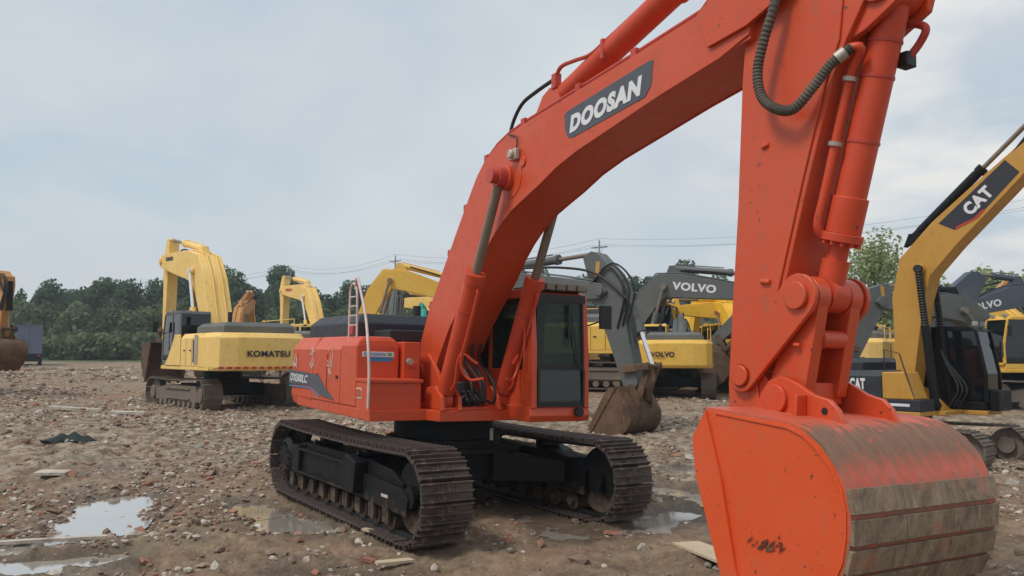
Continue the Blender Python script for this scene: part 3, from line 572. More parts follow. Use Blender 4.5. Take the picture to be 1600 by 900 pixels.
    for yy, off in ((-0.30, 0.055), (-0.20, 0.06)):
        pp = MB(); pp.tube([(x - 0.02, yy, z + off) for x, z in rightedge_top[1:]] + [(6.55, yy, 5.98), (6.8, yy, 6.25)], 0.026, 8); pp.build('boom_pipe', M['redpipe'], bmo)
    for k in (2, 3, 4, 6, 9, 10, 11):
        x, z = rightedge_top[k]; cl_ = MB(); cl_.box(x - 0.05, x + 0.05, -0.35, -0.15, z, z + 0.10); cl_.build('pipe_clamp', M['redpipe'], bmo, 0, 0.01)
    lmp = MB(); lmp.box(2.74, 2.92, -0.44, -0.37, 5.02, 5.17); lmp.cyl((2.83, -0.49, 5.095), (2.83, -0.44, 5.095), 0.06, 16); lmp.build('boom_lamp', M['clamp'], bmo, 0, 0.01)
    lmp = MB(); lmp.tube(smooth_path([(2.83, -0.38, 5.15), (2.86, -0.39, 5.32), (2.62, -0.37, 5.42)], 5), 0.01, 6); lmp.build('lamp_cable', M['rubber'], bmo)
    dcl = MB(); dcl.prism([(3.97, 5.35), (4.00, 5.14), (4.06, 5.05), (4.16, 5.03), (5.50, 5.15), (5.60, 5.25), (5.63, 5.51), (5.56, 5.52), (4.03, 5.38)], -0.368, -0.3625); dcl.build('name_plate', M['decal'], bmo)
    text_side('DOOSAN', 4.10, 5.085, 1.36, 0.105, 1.38, 0.215, -0.3685, bmo, M['white'], shear=0.22, bold=0.06)
    # boom cylinders
    for s_ in (-1, 1):
        y = s_ * 0.49; a_, b_ = Vector((1.02, y, 1.74)), Vector((2.62, y, 4.82)); d = (b_ - a_).normalized(); L_ = (b_ - a_).length
        mb = MB(); mb.cyl(a_ + d * 0.15, a_ + d * 1.90, 0.135, 24); mb.cyl(a_ + d * 1.90, a_ + d * 2.06, 0.15, 24); mb.cyl(a_ + Vector((0, -0.085, 0)), a_ + Vector((0, 0.085, 0)), 0.155, 24)
        co_ = P(mb, 'boom_cylinder', M['orange_rod'], 0.006)
        rd = MB(); rd.cyl(a_ + d * 2.0, a_ + d * (L_ - 0.12), 0.065, 18); rd.build('cylinder_rod', M['steel'], co_)
        rd = MB(); rd.cyl(b_ + Vector((0, -0.07, 0)), b_ + Vector((0, 0.07, 0)), 0.135, 20); rd.build('rod_eye', M['redpipe'], co_)
        side = Vector((d.z, 0, -d.x))
        pp = MB(); pp.tube(smooth_path([a_ + d * 1.86 + side * 0.13, a_ + d * 1.8 + side * 0.19, a_ + d * 1.2 + side * 0.20, a_ + d * 0.75 + side * 0.22, a_ + d * 0.55 + side * 0.34 - Vector((0, s_ * 0.12, 0)), a_ + d * 0.62 + side * 0.45 - Vector((0, s_ * 0.3, 0))], 5), 0.022, 8); pp.build('cylinder_pipe', M['orange_rod'], co_)
        pp = MB(); pp.tube(smooth_path([a_ + d * 0.25 + side * 0.14, a_ + d * 0.4 + side * 0.20, a_ + d * 0.8 + side * 0.17 + Vector((0, 0, .05)), a_ + d * 0.80 + side * 0.34 - Vector((0, s_ * 0.2, 0))], 5), 0.022, 8); pp.build('cylinder_pipe', M['orange_rod'], co_)
        cl_ = MB(); cl_.cyl(a_ + d * 1.45, a_ + d * 1.49, 0.142, 20); cl_.build('cylinder_band', M['redpipe'], co_)
    # arm cylinder above the boom
    a_, b_ = Vector((3.30, 0, 5.78)), Vector((7.42, 0, 6.88)); d = (b_ - a_).normalized()
    mb = MB(); mb.cyl(a_ + d * 0.12, a_ + d * 2.35, 0.15, 24); mb.cyl(a_ + d * 2.35, a_ + d * 2.52, 0.175, 24); mb.cyl(a_ + Vector((0, -0.09, 0)), a_ + Vector((0, 0.09, 0)), 0.17, 20)
    ac = P(mb, 'arm_cylinder', M['orange_rod'], 0.006)
    rd = MB(); rd.cyl(a_ + d * 2.5, b_, 0.07, 16); rd.build('cylinder_rod', M['steel'], ac)
    rd = MB(); rd.tube(smooth_path([(3.40, -0.13, 6.03), (3.55, -0.15, 6.13), (3.85, -0.14, 6.12), (4.15, -0.12, 6.10), (4.45, -0.11, 6.17), (5.0, -0.1, 6.31), (5.6, -0.1, 6.46)], 5), 0.027, 8); rd.build('cylinder_pipe', M['redpipe'], ac)
    rd = MB(); rd.box(4.40, 4.46, -0.16, 0.05, 5.95, 6.2); rd.build('pipe_clamp', M['redpipe'], ac, 0, 0.01); rd = MB(); rd.box(3.36, 3.46, -0.18, -0.08, 5.88, 6.08); rd.build('pipe_clamp', M['redpipe'], ac, 0, 0.01)
    hs = MB(); hs.tube(smooth_path([(2.42, -0.26, 5.42), (2.50, -0.24, 5.66), (2.70, -0.22, 5.86), (2.98, -0.18, 5.95), (3.40, -0.13, 6.03)], 6), 0.026, 8); hs.build('hydraulic_hose', M['rubber'], ac)
    bk = MB()
    for s_ in (-1, 1):
        y0, y1 = sorted((s_ * 0.10, s_ * 0.16)); bk.prism([(2.78, 5.46), (3.62, 5.53), (3.48, 5.86), (3.30, 5.93), (3.12, 5.86)], y0, y1)
    P(bk, 'arm_cylinder_bracket', O_, 0.01)
    # --- stick
    st = MB(); left = [(6.83, 5.35), (6.79, 4.94), (6.73, 3.76), (6.66, 2.89), (6.61, 2.2), (6.62, 1.95), (6.80, 1.86), (7.02, 1.92)]
    rightp = [(7.22, 2.05), (6.98, 2.32), (7.20, 2.90), (7.49, 3.89), (7.75, 4.70), (7.88, 4.98), (8.05, 5.25), (7.95, 5.7), (7.66, 6.4), (7.55, 6.95), (7.35, 6.98), (7.05, 6.3), (6.9, 5.7)]
    st.prism(left + rightp, -0.265, 0.265)
    for s_ in (-1, 1):
        y0, y1 = sorted((s_ * 0.266, s_ * 0.284)); st.prism(left[:-1] + [(7.0, 1.98), (6.92, 2.30), (7.155, 2.90), (7.445, 3.89), (7.70, 4.70), (7.83, 5.0), (7.9, 5.6), (7.5, 6.9), (7.38, 6.9), (7.1, 6.3), (6.95, 5.7)], y0, y1)
        # bucket cylinder lugs on top
        y0, y1 = sorted((s_ * 0.16, s_ * 0.22)); st.prism([(7.7, 4.95), (8.02, 5.02), (8.30, 5.16), (8.36, 5.36), (8.22, 5.55), (7.95, 5.6), (7.7, 5.4)], y0, y1)
        st.cyl((8.14, s_ * 0.22, 5.32), (8.14, s_ * 0.26, 5.32), 0.12, 20)
        for (xx, zz) in ((7.06, 3.10), (7.02, 2.62)): st.cyl((xx - 0.05, s_ * 0.29, zz), (xx + 0.05, s_ * 0.29, zz - 0.012), 0.026, 10)
        st.cyl((6.82, s_ * 0.284, 2.28), (6.82, s_ * 0.345, 2.28), 0.115, 24)
    st.cyl((7.03, -0.292, 4.28), (7.10, -0.292, 4.30), 0.022, 8)
    sto = P(st, 'stick', O_, 0.008)
    # hose loop and pipes at the top of the stick
    hs = MB(); hs.tube(smooth_path([(7.34, -0.42, 5.9), (7.31, -0.42, 5.51), (7.20, -0.44, 5.19), (7.13, -0.45, 4.92), (7.17, -0.45, 4.68), (7.32, -0.44, 4.53), (7.49, -0.42, 4.49), (7.66, -0.38, 4.64), (7.80, -0.33, 4.80), (7.93, -0.26, 4.90)], 16), [0.046 if k % 2 else 0.038 for k in range(145)], 12); hs.build('hydraulic_hose', M['hose'], sto)
    for (p, q) in (((7.83, -0.315, 4.825), (7.89, -0.285, 4.87)),):
        cl_ = MB(); cl_.cyl(p, q, 0.052, 14); cl_.build('hose_ferrule', M['clamp'], sto)
    # bucket cylinder
    a_, b_ = Vector((8.14, 0, 5.32)), Vector((7.47, 0, 2.97)); d = (b_ - a_).normalized()
    mb = MB(); mb.cyl(a_ + Vector((0, -0.15, 0)), a_ + Vector((0, 0.15, 0)), 0.16, 24); mb.cyl(a_ + d * 0.1, a_ + d * 1.72, 0.128, 28); mb.cyl(a_ + d * 1.62, a_ + d * 1.92, 0.148, 28); mb.cyl(a_ + d * 1.92, a_ + d * 1.99, 0.172, 28)
    for k in range(12):
        a0 = 2 * PI * k / 12; u_ = d.orthogonal().normalized(); v_ = d.cross(u_); o_ = (u_ * math.cos(a0) + v_ * math.sin(a0)) * 0.148; mb.cyl(a_ + d * 1.99 + o_, a_ + d * 2.025 + o_, 0.018, 6)
    bc = P(mb, 'bucket_cylinder', M['orange_rod'], 0.006)
    rd = MB(); rd.cyl(a_ + d * 1.98, b_ - d * 0.1, 0.085, 20); rd.cyl(b_ - d * 0.30, b_ - d * 0.1, 0.11, 20); rd.build('cylinder_rod', M['orange_rod'], bc)
    rd = MB(); rd.cyl(b_ + Vector((0, -0.10, 0)), b_ + Vector((0, 0.10, 0)), 0.15, 24); rd.build('rod_eye', M['orange_rod'], bc)
    px = Vector((-0.12, -0.175, 0))
    rd = MB(); rd.tube(smooth_path([(7.90, -0.27, 4.90), (7.98, -0.22, 4.88), a_ + d * 0.62 + px, a_ + d * 1.1 + px, a_ + d * 1.6 + px, a_ + d * 1.85 + px, a_ + d * 1.95 + px * 0.7], 5), 0.038, 10); rd.build('cylinder_pipe', M['orange_rod'], bc)
    rd = MB(); rd.tube(smooth_path([(8.05, 0.16, 5.14), (8.20, 0.18, 5.09), (8.26, 0.19, 5.03), (8.2, 0.19, 4.93), (8.12, 0.16, 4.83)], 5), 0.032, 10); rd.build('cylinder_pipe', M['redpipe'], bc)
    rd = MB(); rd.box(8.06, 8.16, 0.10, 0.22, 4.76, 4.88); rd.build('pipe_clamp', M['rubber'], bc, 0, 0.01)
    for t_ in (0.36, 0.64, 1.16):
        rd = MB(); rd.cyl(a_ + d * t_, a_ + d * (t_ + 0.022), 0.135, 28); rd.build('cylinder_band', M['redpipe'], bc)
    for t_ in (0.66, 1.18):
        c_ = a_ + d * t_ + px; rd = MB(); rd.cyl(c_ - d * 0.015, c_ + d * 0.02, 0.056, 14); rd.build('pipe_clamp', M['clamp'], bc)
    # idler links and H link
    lk = MB(); top, lo = Vector((7.44, 0, 2.95)), Vector((6.82, 0, 2.28))
    for s_ in (-1, 1):
        y0, y1 = sorted((s_ * 0.30, s_ * 0.345)); dd = (top - lo).normalized(); n_ = Vector((-dd.z, 0, dd.x)); pts_ = []
        for k in range(9): a0 = PI * k / 8; pts_.append(top + (n_ * math.cos(a0) + dd * math.sin(a0)) * 0.185)
        for k in range(9): a0 = PI + PI * k / 8; pts_.append(lo + (n_ * math.cos(a0) + dd * math.sin(a0)) * 0.145)
        lk.prism([(p.x, p.z) for p in pts_], y0, y1)
        lk.cyl((7.44, s_ * 0.345, 2.95), (7.44, s_ * 0.385, 2.95), 0.115, 24)
        lk.cyl((6.82, s_ * 0.345, 2.28), (6.82, s_ * 0.375, 2.28), 0.09, 24)
    P(lk, 'idler_link', O_, 0.008)
    hl = MB(); hb_ = Vector((7.40, 0, 2.12))
    for s_ in (-1, 1):
        y0, y1 = sorted((s_ * 0.13, s_ * 0.27)); hl.cyl((7.44, y0, 2.95), (7.44, y1, 2.95), 0.17, 28)
        hl.prism([(7.29, 2.95), (7.60, 2.93), (7.53, 2.60), (7.43, 2.12), (7.02, 2.12), (7.22, 2.6)], y0 + 0.01, y1 - 0.01)
    hl.cyl((7.48, -0.14, 2.60), (7.48, 0.14, 2.60), 0.075, 18); hl.box(7.08, 7.40, -0.24, 0.24, 2.06, 2.24)
    hl.cyl((7.36, -0.295, 2.55), (7.42, -0.295, 2.545), 0.02, 8)
    P(hl, 'bucket_link', O_, 0.02)
    # --- bucket
    W = 1.70
    prof = [(6.93, 2.02), (7.20, 2.005), (7.50, 1.985), (7.78, 1.965), (7.95, 1.925), (8.09, 1.83), (8.20, 1.71), (8.275, 1.56), (8.31, 1.40), (8.31, 1.22), (8.275, 1.04), (8.20, 0.86), (8.08, 0.66), (7.93, 0.48), (7.75, 0.32), (7.55, 0.18), (7.36, 0.09)]
    bk = MB(); sidep = [(6.93, 2.0), (7.78, 1.95), (7.93, 1.91), (8.07, 1.82), (8.18, 1.70), (8.26, 1.55), (8.295, 1.40), (8.29, 1.22), (8.255, 1.04), (8.18, 0.87), (8.06, 0.68), (7.90, 0.49), (7.72, 0.33), (7.52, 0.19), (7.38, 0.13), (7.05, 0.95), (6.86, 1.46), (6.80, 1.74)]
    sh = bucket_mbs(prof, W + 0.02, 0.045); 
    bo = P(sh, 'bucket', M['bucket_shell'])
    for s_ in (-1, 1):
        y0, y1 = sorted((s_ * (W / 2 + 0.011), s_ * (W / 2 - 0.03))); sp2 = MB(); sp2.prism([(x, z) for x, z in sidep], y0, y1)
        y0, y1 = sorted((s_ * (W / 2 + 0.012), s_ * (W / 2 + 0.042)))
        sp2.prism([(6.95, 1.99), (6.80, 1.76), (6.84, 1.46), (7.04, 0.93), (7.36, 0.12), (7.50, 0.20), (7.28, 0.80), (7.13, 1.45)], y0, y1)
        y0, y1 = sorted((s_ * (W / 2 + 0.012), s_ * (W / 2 + 0.022)))
        sp2.prism([(7.95, 0.55), (8.17, 0.88), (8.25, 1.05), (8.28, 1.22), (8.285, 1.40), (8.25, 1.54), (8.17, 1.69), (8.06, 1.80), (7.94, 1.89), (7.78, 1.935), (7.05, 1.985), (7.06, 1.955), (7.5, 1.86), (7.8, 1.70), (8.0, 1.40), (8.02, 1.1), (7.9, 0.75)][:12] + [(7.06, 1.97), (7.78, 1.915), (7.92, 1.87), (8.04, 1.785), (8.15, 1.67), (8.23, 1.53), (8.262, 1.40), (8.26, 1.22), (8.23, 1.05), (8.15, 0.89), (7.93, 0.56)], y0, y1)
        sp2.build('side_plate', M['orange_side'], bo, 0, 0.006)
        if s_ < 0:
            g3 = random.Random(12); pd = MB()
            for k in range(26):
                x, z = 7.58 + g3.gauss(0, .075), 1.03 + g3.gauss(0, .035); x += (z - 1.03) * 1.6; a_ = g3.uniform(.2, 1.3); l_ = g3.uniform(.012, .045); d = Vector((math.cos(a_), math.sin(a_))) * l_; n2 = Vector((-d.y, d.x)).normalized() * g3.uniform(.003, .008)
                pd.prism([(x - d.x, z - d.y), (x + n2.x, z + n2.y), (x + d.x, z + d.y), (x - n2.x, z - n2.y)], y0 - .0012 - k * .0001, y0 + .004)
            pd.build('scraped_patch', M['rust'], bo)
        er = MB(); y0, y1 = sorted((s_ * 0.30, s_ * 0.35))
        er.prism([(6.98, 1.99), (7.05, 2.14), (7.14, 2.25), (7.27, 2.29), (7.42, 2.24), (7.60, 2.15), (7.74, 2.12), (7.82, 2.05), (7.88, 1.93), (7.80, 1.95)], y0, y1)
        y2, y3 = sorted((s_ * 0.35, s_ * 0.385)); er.cyl((7.22, y2, 2.10), (7.22, y3, 2.10), 0.12, 24)
        er.prism([(7.48, 1.96), (7.50, 2.14), (7.535, 2.15), (7.53, 1.96)], *sorted((s_ * 0.35, s_ * 0.47)))
        er.build('bucket_ear', O_, bo, 0, 0.008)
        hle = MB(); y2, y3 = sorted((s_ * 0.3505, s_ * 0.353)); hle.cyl((7.70, y2, 2.03), (7.70, y3, 2.03), 0.03, 14); hle.build('pin_hole', M['rubber'], bo)
    for k in range(6):  # wear strips round the back, each following the shell
        lens = [Vector(p) for p in prof[7:16]]; seg = [(lens[i + 1] - lens[i]).length for i in range(len(lens) - 1)]
        def at(s):
            i = 0
            while i < len(seg) - 1 and s > seg[i]: s -= seg[i]; i += 1
            return lens[i] + (lens[i + 1] - lens[i]).normalized() * s, (lens[i + 1] - lens[i]).normalized()
        s0 = 0.01 + k * 0.205; A_, d1 = at(s0); B_, d2 = at(s0 + 0.168); nA = Vector((-d1.y, d1.x)); nB = Vector((-d2.y, d2.x))
        if nA.x < 0: nA = -nA
        if nB.x < 0: nB = -nB
        stp = MB(); jit = 0.012 * (k % 3)
        for (ya, yb) in ((-W / 2 - 0.012, -0.30 + jit), (-0.30 + jit + 0.006, 0.28 - jit), (0.286 - jit, W / 2 + 0.012)):
            stp.prism([(A_.x, A_.y), (A_.x + nA.x * 0.030, A_.y + nA.y * 0.030), (B_.x + nB.x * 0.030, B_.y + nB.y * 0.030), (B_.x, B_.y)], ya, yb)
        stp.build('wear_strip', M['strip'], bo, 0, 0.004)
    for k in range(5):
        yy = -0.70 + 0.35 * k; tt = MB(); tt.prism([(7.50, 0.20), (7.40, 0.24), (7.16, 0.06), (7.14, 0.02), (7.40, 0.05)], yy - 0.06, yy + 0.06); tt.build('bucket_tooth', M['rust'], bo, 0, 0.006)
    # --- cab
    X0, X1, Y0, Y1, Z0, Z1 = -0.15, 1.80, 0.52, 1.53, 1.60, 3.40
    cbm = MB()
    cbm.prism([(X0, 1.46), (1.86, 1.46), (1.90, 1.55), (1.86, 1.68), (X0, 1.68)], Y0 - 0.03, Y1 + 0.02)   # floor
    roof = [(X0, 3.30), (X0 + 0.05, 3.42), (1.55, 3.44), (1.76, 3.38), (1.82, 3.30)]; cbm.prism(roof, Y0, Y1)
    for (yy0, yy1) in ((Y0, Y0 + 0.085), (Y1 - 0.085, Y1)):
        cbm.prism([(1.66, 3.34), (1.80, 3.34), (1.875, 2.55), (1.90, 1.66), (1.45, 1.66), (1.60, 2.35), (1.70, 2.70)], yy0, yy1)  # front pillars, wide at the foot
        cbm.prism([(X0, 1.66), (X0 + 0.35, 1.66), (X0 + 0.12, 3.34), (X0, 3.34)], yy0, yy1)
        cbm.prism([(0.50, 1.66), (0.60, 1.66), (0.60, 3.34), (0.50, 3.34)], yy0, yy1)
        cbm.prism([(X0, 1.66), (1.5, 1.66), (1.56, 2.22), (X0, 2.22)], yy0 + 0.004, yy1 - 0.004)
    cbm.box(X0, X0 + 0.05, Y0, Y1, 1.66, 2.5)
    cbm.box(1.80, 1.86, Y0 + 0.05, Y1 - 0.05, 1.60, 1.70)
    co_ = P(cbm, 'cab', O_, 0.012)
    fr = MB()   # dark gaskets
    fr.prism([(Y0 + 0.086, 2.22), (Y1 - 0.086, 2.22), (Y1 - 0.086, 2.30), (Y0 + 0.086, 2.30)], 1.835, 1.865, 'x')
    for yy in (Y0 + 0.087, Y1 - 0.117): fr.prism([(1.80, 3.34), (1.83, 3.34), (1.875, 2.3), (1.88, 1.70), (1.85, 1.70), (1.845, 2.3)], yy, yy + 0.03)
    fr.box(1.79, 1.83, Y0 + 0.05, Y1 - 0.05, 3.24, 3.36); fr.box(1.86, 1.90, Y0 + 0.087, Y1 - 0.087, 1.68, 1.74)
    fr.prism([(1.835, 2.28), (1.905, 2.22), (1.905, 1.70), (1.88, 1.70), (1.88, 2.2)], Y0 + 0.088, Y0 + 0.125); fr.prism([(1.835, 2.28), (1.905, 2.22), (1.905, 1.70), (1.88, 1.70), (1.88, 2.2)], Y1 - 0.125, Y1 - 0.088)
    fr.build('window_gasket', M['rubber'], co_)
    def pane(poly, y0=None, y1=None, mat='glass'):
        g = MB(); g.prism(poly, y0, y1); g.build('window_pane', M[mat], co_)
    pane([(1.805, 3.26), (1.815, 3.26), (1.855, 2.28), (1.845, 2.28)], Y0 + 0.10, Y1 - 0.10)
    pane([(1.855, 2.22), (1.865, 2.22), (1.885, 1.73), (1.875, 1.73)], Y0 + 0.10, Y1 - 0.10, 'glass_dark')
    for yy in (Y0 + 0.02, Y1 - 0.03):
        pane([(0.60, 3.30), (1.68, 3.30), (1.66, 2.70), (1.58, 2.35), (1.5, 2.22), (0.60, 2.22)], yy, yy + 0.01)
        pane([(0.50, 3.30), (X0 + 0.12, 3.30), (X0 + 0.28, 2.22), (0.50, 2.22)], yy, yy + 0.01)
    tri = MB(); tri.prism([(0.95, 2.42), (1.30, 2.42), (1.56, 2.15), (1.62, 2.75), (1.55, 3.2), (1.35, 2.9), (1.1, 2.0)][:0] or [(1.05, 2.2), (1.5, 2.2), (1.56, 2.60), (1.62, 3.1), (1.30, 2.65)], Y0 - 0.006, Y0 + 0.0); tri.build('window_pane', M['glass_dark'], co_)
    g = MB(); g.box(X0 - 0.01, X0, Y0 + 0.06, Y1 - 0.06, 2.5, 3.28); g.build('window_pane', M['glass'], co_)
    wp = MB(); wp.tube([(1.90, Y0 + 0.82, 2.25), (1.86, Y0 + 0.66, 3.2)], 0.012, 6); wp.box(1.865, 1.885, Y0 + 0.62, Y0 + 0.66, 2.7, 3.22); wp.build('wiper', M['rubber'], co_)
    se = MB(); se.box(0.35, 0.85, 0.78, 1.28, 1.95, 2.12); se.prism([(0.32, 2.1), (0.45, 2.1), (0.32, 2.85), (0.22, 2.85)], 0.80, 1.26); se.box(0.22, 0.32, 0.90, 1.16, 2.86, 3.05); se.build('operator_seat', M['seat'], co_, 0, 0.03)
    se = MB(); se.box(1.25, 1.5, 1.25, 1.42, 1.68, 2.35); se.box(0.5, 1.2, 0.6, 0.75, 1.68, 2.2); se.tube([(1.35, 0.9, 1.7), (1.30, 0.9, 2.25)], 0.02, 6); se.tube([(1.35, 1.1, 1.7), (1.30, 1.1, 2.25)], 0.02, 6); se.build('control_console', M['interior'], co_, 0, 0.01)
    gr_ = MB(); gr_.box(1.35, 1.80, Y0 + 0.12, Y1 - 0.04, 3.47, 3.49); gr_.box(1.78, 1.81, Y0, Y1, 3.42, 3.47)
    for yy in (Y0 + 0.04, Y1 - 0.06): gr_.box(1.2, 1.8, yy, yy + 0.02, 3.42, 3.468)
    go = gr_.build('roof_guard', M['rust'], co_, 0, 0.006)
    for k in range(5):
        yy = Y0 + 0.14 + k * 0.188; l = MB(); l.box(1.74, 1.84, yy - 0.078, yy + 0.078, 3.42, 3.53); l.build('roof_lamp', M['steel'], co_, 0, 0.015)
    l = MB(); l.cyl((1.90, 1.32, 1.60), (1.97, 1.32, 1.60), 0.07, 20); l.cyl((1.86, 1.32, 1.60), (1.90, 1.32, 1.60), 0.05, 16); l.build('work_lamp', M['rubber'], co_)
    mr_ = MB(); mr_.tube(smooth_path([(1.80, Y1, 2.9), (1.95, Y1 + 0.2, 3.0), (1.95, Y1 + 0.26, 3.12)], 4), 0.014, 6); mr_.box(1.93, 1.97, Y1 + 0.14, Y1 + 0.36, 2.86, 3.22); mr_.build('mirror', M['rubber'], co_, 0, 0.01)
    hr = MB(); hr.tube(smooth_path([(1.70, Y0 - 0.03, 2.2), (1.74, Y0 - 0.06, 2.4), (1.74, Y0 - 0.06, 2.9), (1.72, Y0 - 0.03, 3.05)], 5), 0.014, 8); hr.build('grab_rail', M['orange_rod'], co_)
    return root
main_excavator()

# ------------------------------------------------------------------ the other machines of the yard
def off_line(P, widths, side):
    o = []
    for i, p in enumerate(P):
        d = (P[min(i + 1, len(P) - 1)] - P[max(i - 1, 0)]).normalized(); n = Vector((-d.y, d.x)) * side; o.append(p + n * widths[i])
    return o
def gen_excavator(label, x, y, yaw, z=None, s=1.0, body='yellow', boomc='yellow', hood='gray_hood', cabc=None, cyl=None, shoe='shoe_dusty', plat=None, twist=0.0, B=(2.4, 4.9), T=(6.3, 5.4), S=(6.4, 2.3), ext=0.9, curl=0, bucket='rust', group=None,
                  rear_text=None, boom_text=None, dashes=False, step_box=None, chrome='steel', bs=1.0, cat='excavator', boomw=0.30, sw=1.0, bt=1.0, mark=False, pf=-0.35, bellows=False, name='crawler_excavator'):
    z = z if z is not None else float(gz(np.array([x]), np.array([y]), False)[0]) - 0.03
    root = thing(name, label, cat, (x, y, z), R(yaw), group); root.scale = (s, s, s)
    bd, bc_, hc = M[body], M[boomc], M[hood]; cc = M[cabc or body]; cy = M[cyl or boomc]; pc = M[plat or body]; U = -R(twist)
    def P(mb, name, mat, bevel=0.0, parent=root, up=True): return mb.build(name, mat, parent, 0, bevel)
    # the undercarriage turns by twist against the upper body
    def PL(mb, name, mat, bevel=0.0): return mb.build(name, mat, root, U, bevel)
    mb = MB(); mb.cyl((0, 0, 0.95), (0, 0, 1.32), 0.62, 24); mb.box(-0.8, 0.8, -1.1, 1.1, 0.45, 0.85); mb.box(-0.75, 0.75, -0.6, 0.6, 0.8, 1.0); PL(mb, 'car_body', M['black'], 0.02)
    G, L = 2.7, 5.0
    path = track_path(L, 0.48, 0.53, 0.04, 0.04); pts, pitch = even(path, pitch=0.2)
    for sy in (-1, 1):
        yc = sy * G / 2; mb = MB()
        for (p, d) in pts:
            n_ = Vector((d.y, -d.x)); a, b = p - d * pitch * .48, p + d * pitch * .48
            for (q0, q1, h) in ((a, b, 0.0), (p - d * pitch * .40, p - d * pitch * .30, 0.035), (p + d * pitch * .05, p + d * pitch * .13, 0.03)):
                u0, u1 = q0 + n_ * (0.012 + h), q1 + n_ * (0.012 + h); v0, v1 = q0 - n_ * 0.012, q1 - n_ * 0.012
                mb.prism([(u0.x, u0.y), (u1.x, u1.y), (v1.x, v1.y), (v0.x, v0.y)], yc - 0.30, yc + 0.30)
        PL(mb, 'crawler_track', M[shoe])
        mb = MB(); mb.prism([(-1.8, 0.30), (1.8, 0.30), (1.8, 0.66), (0.8, 0.80), (-1.6, 0.80)], yc - 0.20, yc + 0.20)
        for xx in (-1.5, -1.1, -.7, -.3, .1, .5, .9, 1.3): mb.cyl((xx, yc - .22, .2), (xx, yc + .22, .2), .12, 12)
        for xx in (-2.02, 2.02): mb.cyl((xx, yc - 0.12, 0.53), (xx, yc + 0.12, 0.53), 0.42, 24); mb.cyl((xx, yc - 0.24, 0.53), (xx, yc + 0.24, 0.53), 0.22, 18)
        mb.box(-1.2, 0.8, yc + sy * 0.22 - 0.03, yc + sy * 0.22 + 0.03, 0.36, 0.42); mb.box(-1.2, 0.8, yc + sy * 0.22 - 0.03, yc + sy * 0.22 + 0.03, 0.68, 0.74)
        PL(mb, 'track_frame', M[shoe] if shoe != 'shoe' else M['black'], 0.01)
    mb = MB(); mb.prism([(-3.0, -1.50), (1.0, -1.50), (1.0, -0.5), (1.2, -0.5), (1.2, 0.45), (1.85, 0.45), (1.85, 1.5), (-3.0, 1.5)], 1.30, 1.42, 'z'); P(mb, 'slew_platform', pc, 0.02)
    rear = [(-2.2, -1.52), (-3.05, -1.50), (-3.4, -1.32), (-3.55, -0.8), (-3.6, 0), (-3.55, 0.8), (-3.4, 1.32), (-3.05, 1.50), (-2.2, 1.52)]
    mb = MB(); loft(mb, [(inset(rear, .06), 1.30), (rear, 1.42), (rear, 2.30), (inset(rear, .12), 2.45)]); cw = P(mb, 'counterweight', bd, 0.03)
    for yy in (-0.7, 0.7):
        e_ = MB(); e_.tube(smooth_path([(-3.0, yy - .06, 2.44), (-3.0, yy - .06, 2.52), (-3.0, yy + .06, 2.52), (-3.0, yy + .06, 2.44)], 3), 0.02, 6); e_.build('lifting_eye', bd, cw)
    mb = MB(); mb.prism([(-1.51, 1.42), (-1.51, 2.30), (-1.40, 2.45), (1.40, 2.45), (1.51, 2.30), (1.51, 1.42)], -2.19, pf, 'x'); pn = P(mb, 'engine_side_panel', bd, 0.02)
    for sy in (-1, 1):
        g = MB(); g.box(-2.0, -1.6, sy * 1.515 - 0.004, sy * 1.515 + 0.004, 1.55, 2.25); g.build('air_grille', M['rubber'], pn)
    q0 = pf + .01; mb = MB()
    if pf > 0: mb.box(q0, 1.0, -1.50, -.62, 1.42, 1.72); P(mb, 'lower_cover', bd, .02); mb = MB(); mb.prism([(q0, 1.725), (.85, 1.725), (.62, 2.42), (q0, 2.42)], -1.50, -.62)
    else: mb.prism([(q0, 1.42), (0.55 + .3 * (pf > 0), 1.42), (0.55 + .3 * (pf > 0), 1.78), (0.30 + .4 * (pf > 0), 1.80), (0.25 + .4 * (pf > 0), 2.42), (q0, 2.42)], -1.50, -0.62)
    P(mb, 'fuel_tank', M[step_box] if step_box else bd, 0.03)
    if step_box and pf < 0: mb = MB(); mb.box(0.56, 0.98, -1.48, -0.62, 1.42, 1.75); P(mb, 'tool_box', M[step_box], 0.03)
    for sy in (-1, 1):
        g = MB()
        for xx in (-1.5, -0.9): g.box(xx - .006, xx + .006, sy * 1.513 - .003, sy * 1.513 + .003, 1.46, 2.28)
        g.build('door_gap', M['rubber'], pn)
        for xx in (-1.4, -0.8): g = MB(); g.box(xx, xx + .12, sy * 1.52 - .012, sy * 1.52 + .012, 1.9, 1.94); g.build('door_handle', M['rubber'], pn)
    for xx in (-2.6, -1.6): g = MB(); [g.box(xx + .08 * k, xx + .08 * k + .03, -.8, -.2, 2.782, 2.80) for k in range(8)]; g.build('hood_grille', M['rubber'], root)
    h0 = [(-3.1, -1.15), (-0.6, -1.15), (-0.6, 1.1), (-3.1, 1.1)]; mb = MB(); loft(mb, [(h0, 2.44), (h0, 2.66), (inset(h0, 0.14), 2.78)]); ho = P(mb, 'engine_hood', hc, 0.02)
    mb = MB(); mb.cyl((-2.2, 0.6, 2.75), (-2.2, 0.6, 3.12), 0.07, 12); mb.build('exhaust_pipe', M['rubber'], ho)
    mb = MB(); mb.tube([(0.1, -1.40, 2.4), (0.1, -1.42, 3.0), (0.5, -1.42, 2.9), (0.9, -1.42, 1.5)], 0.018, 6); mb.tube([(-2.6, -1.35, 2.45), (-2.6, -1.35, 2.95), (0.1, -1.38, 2.95)], 0.016, 6) if hood == 'gray_hood' else None; P(mb, 'handrail', bd)
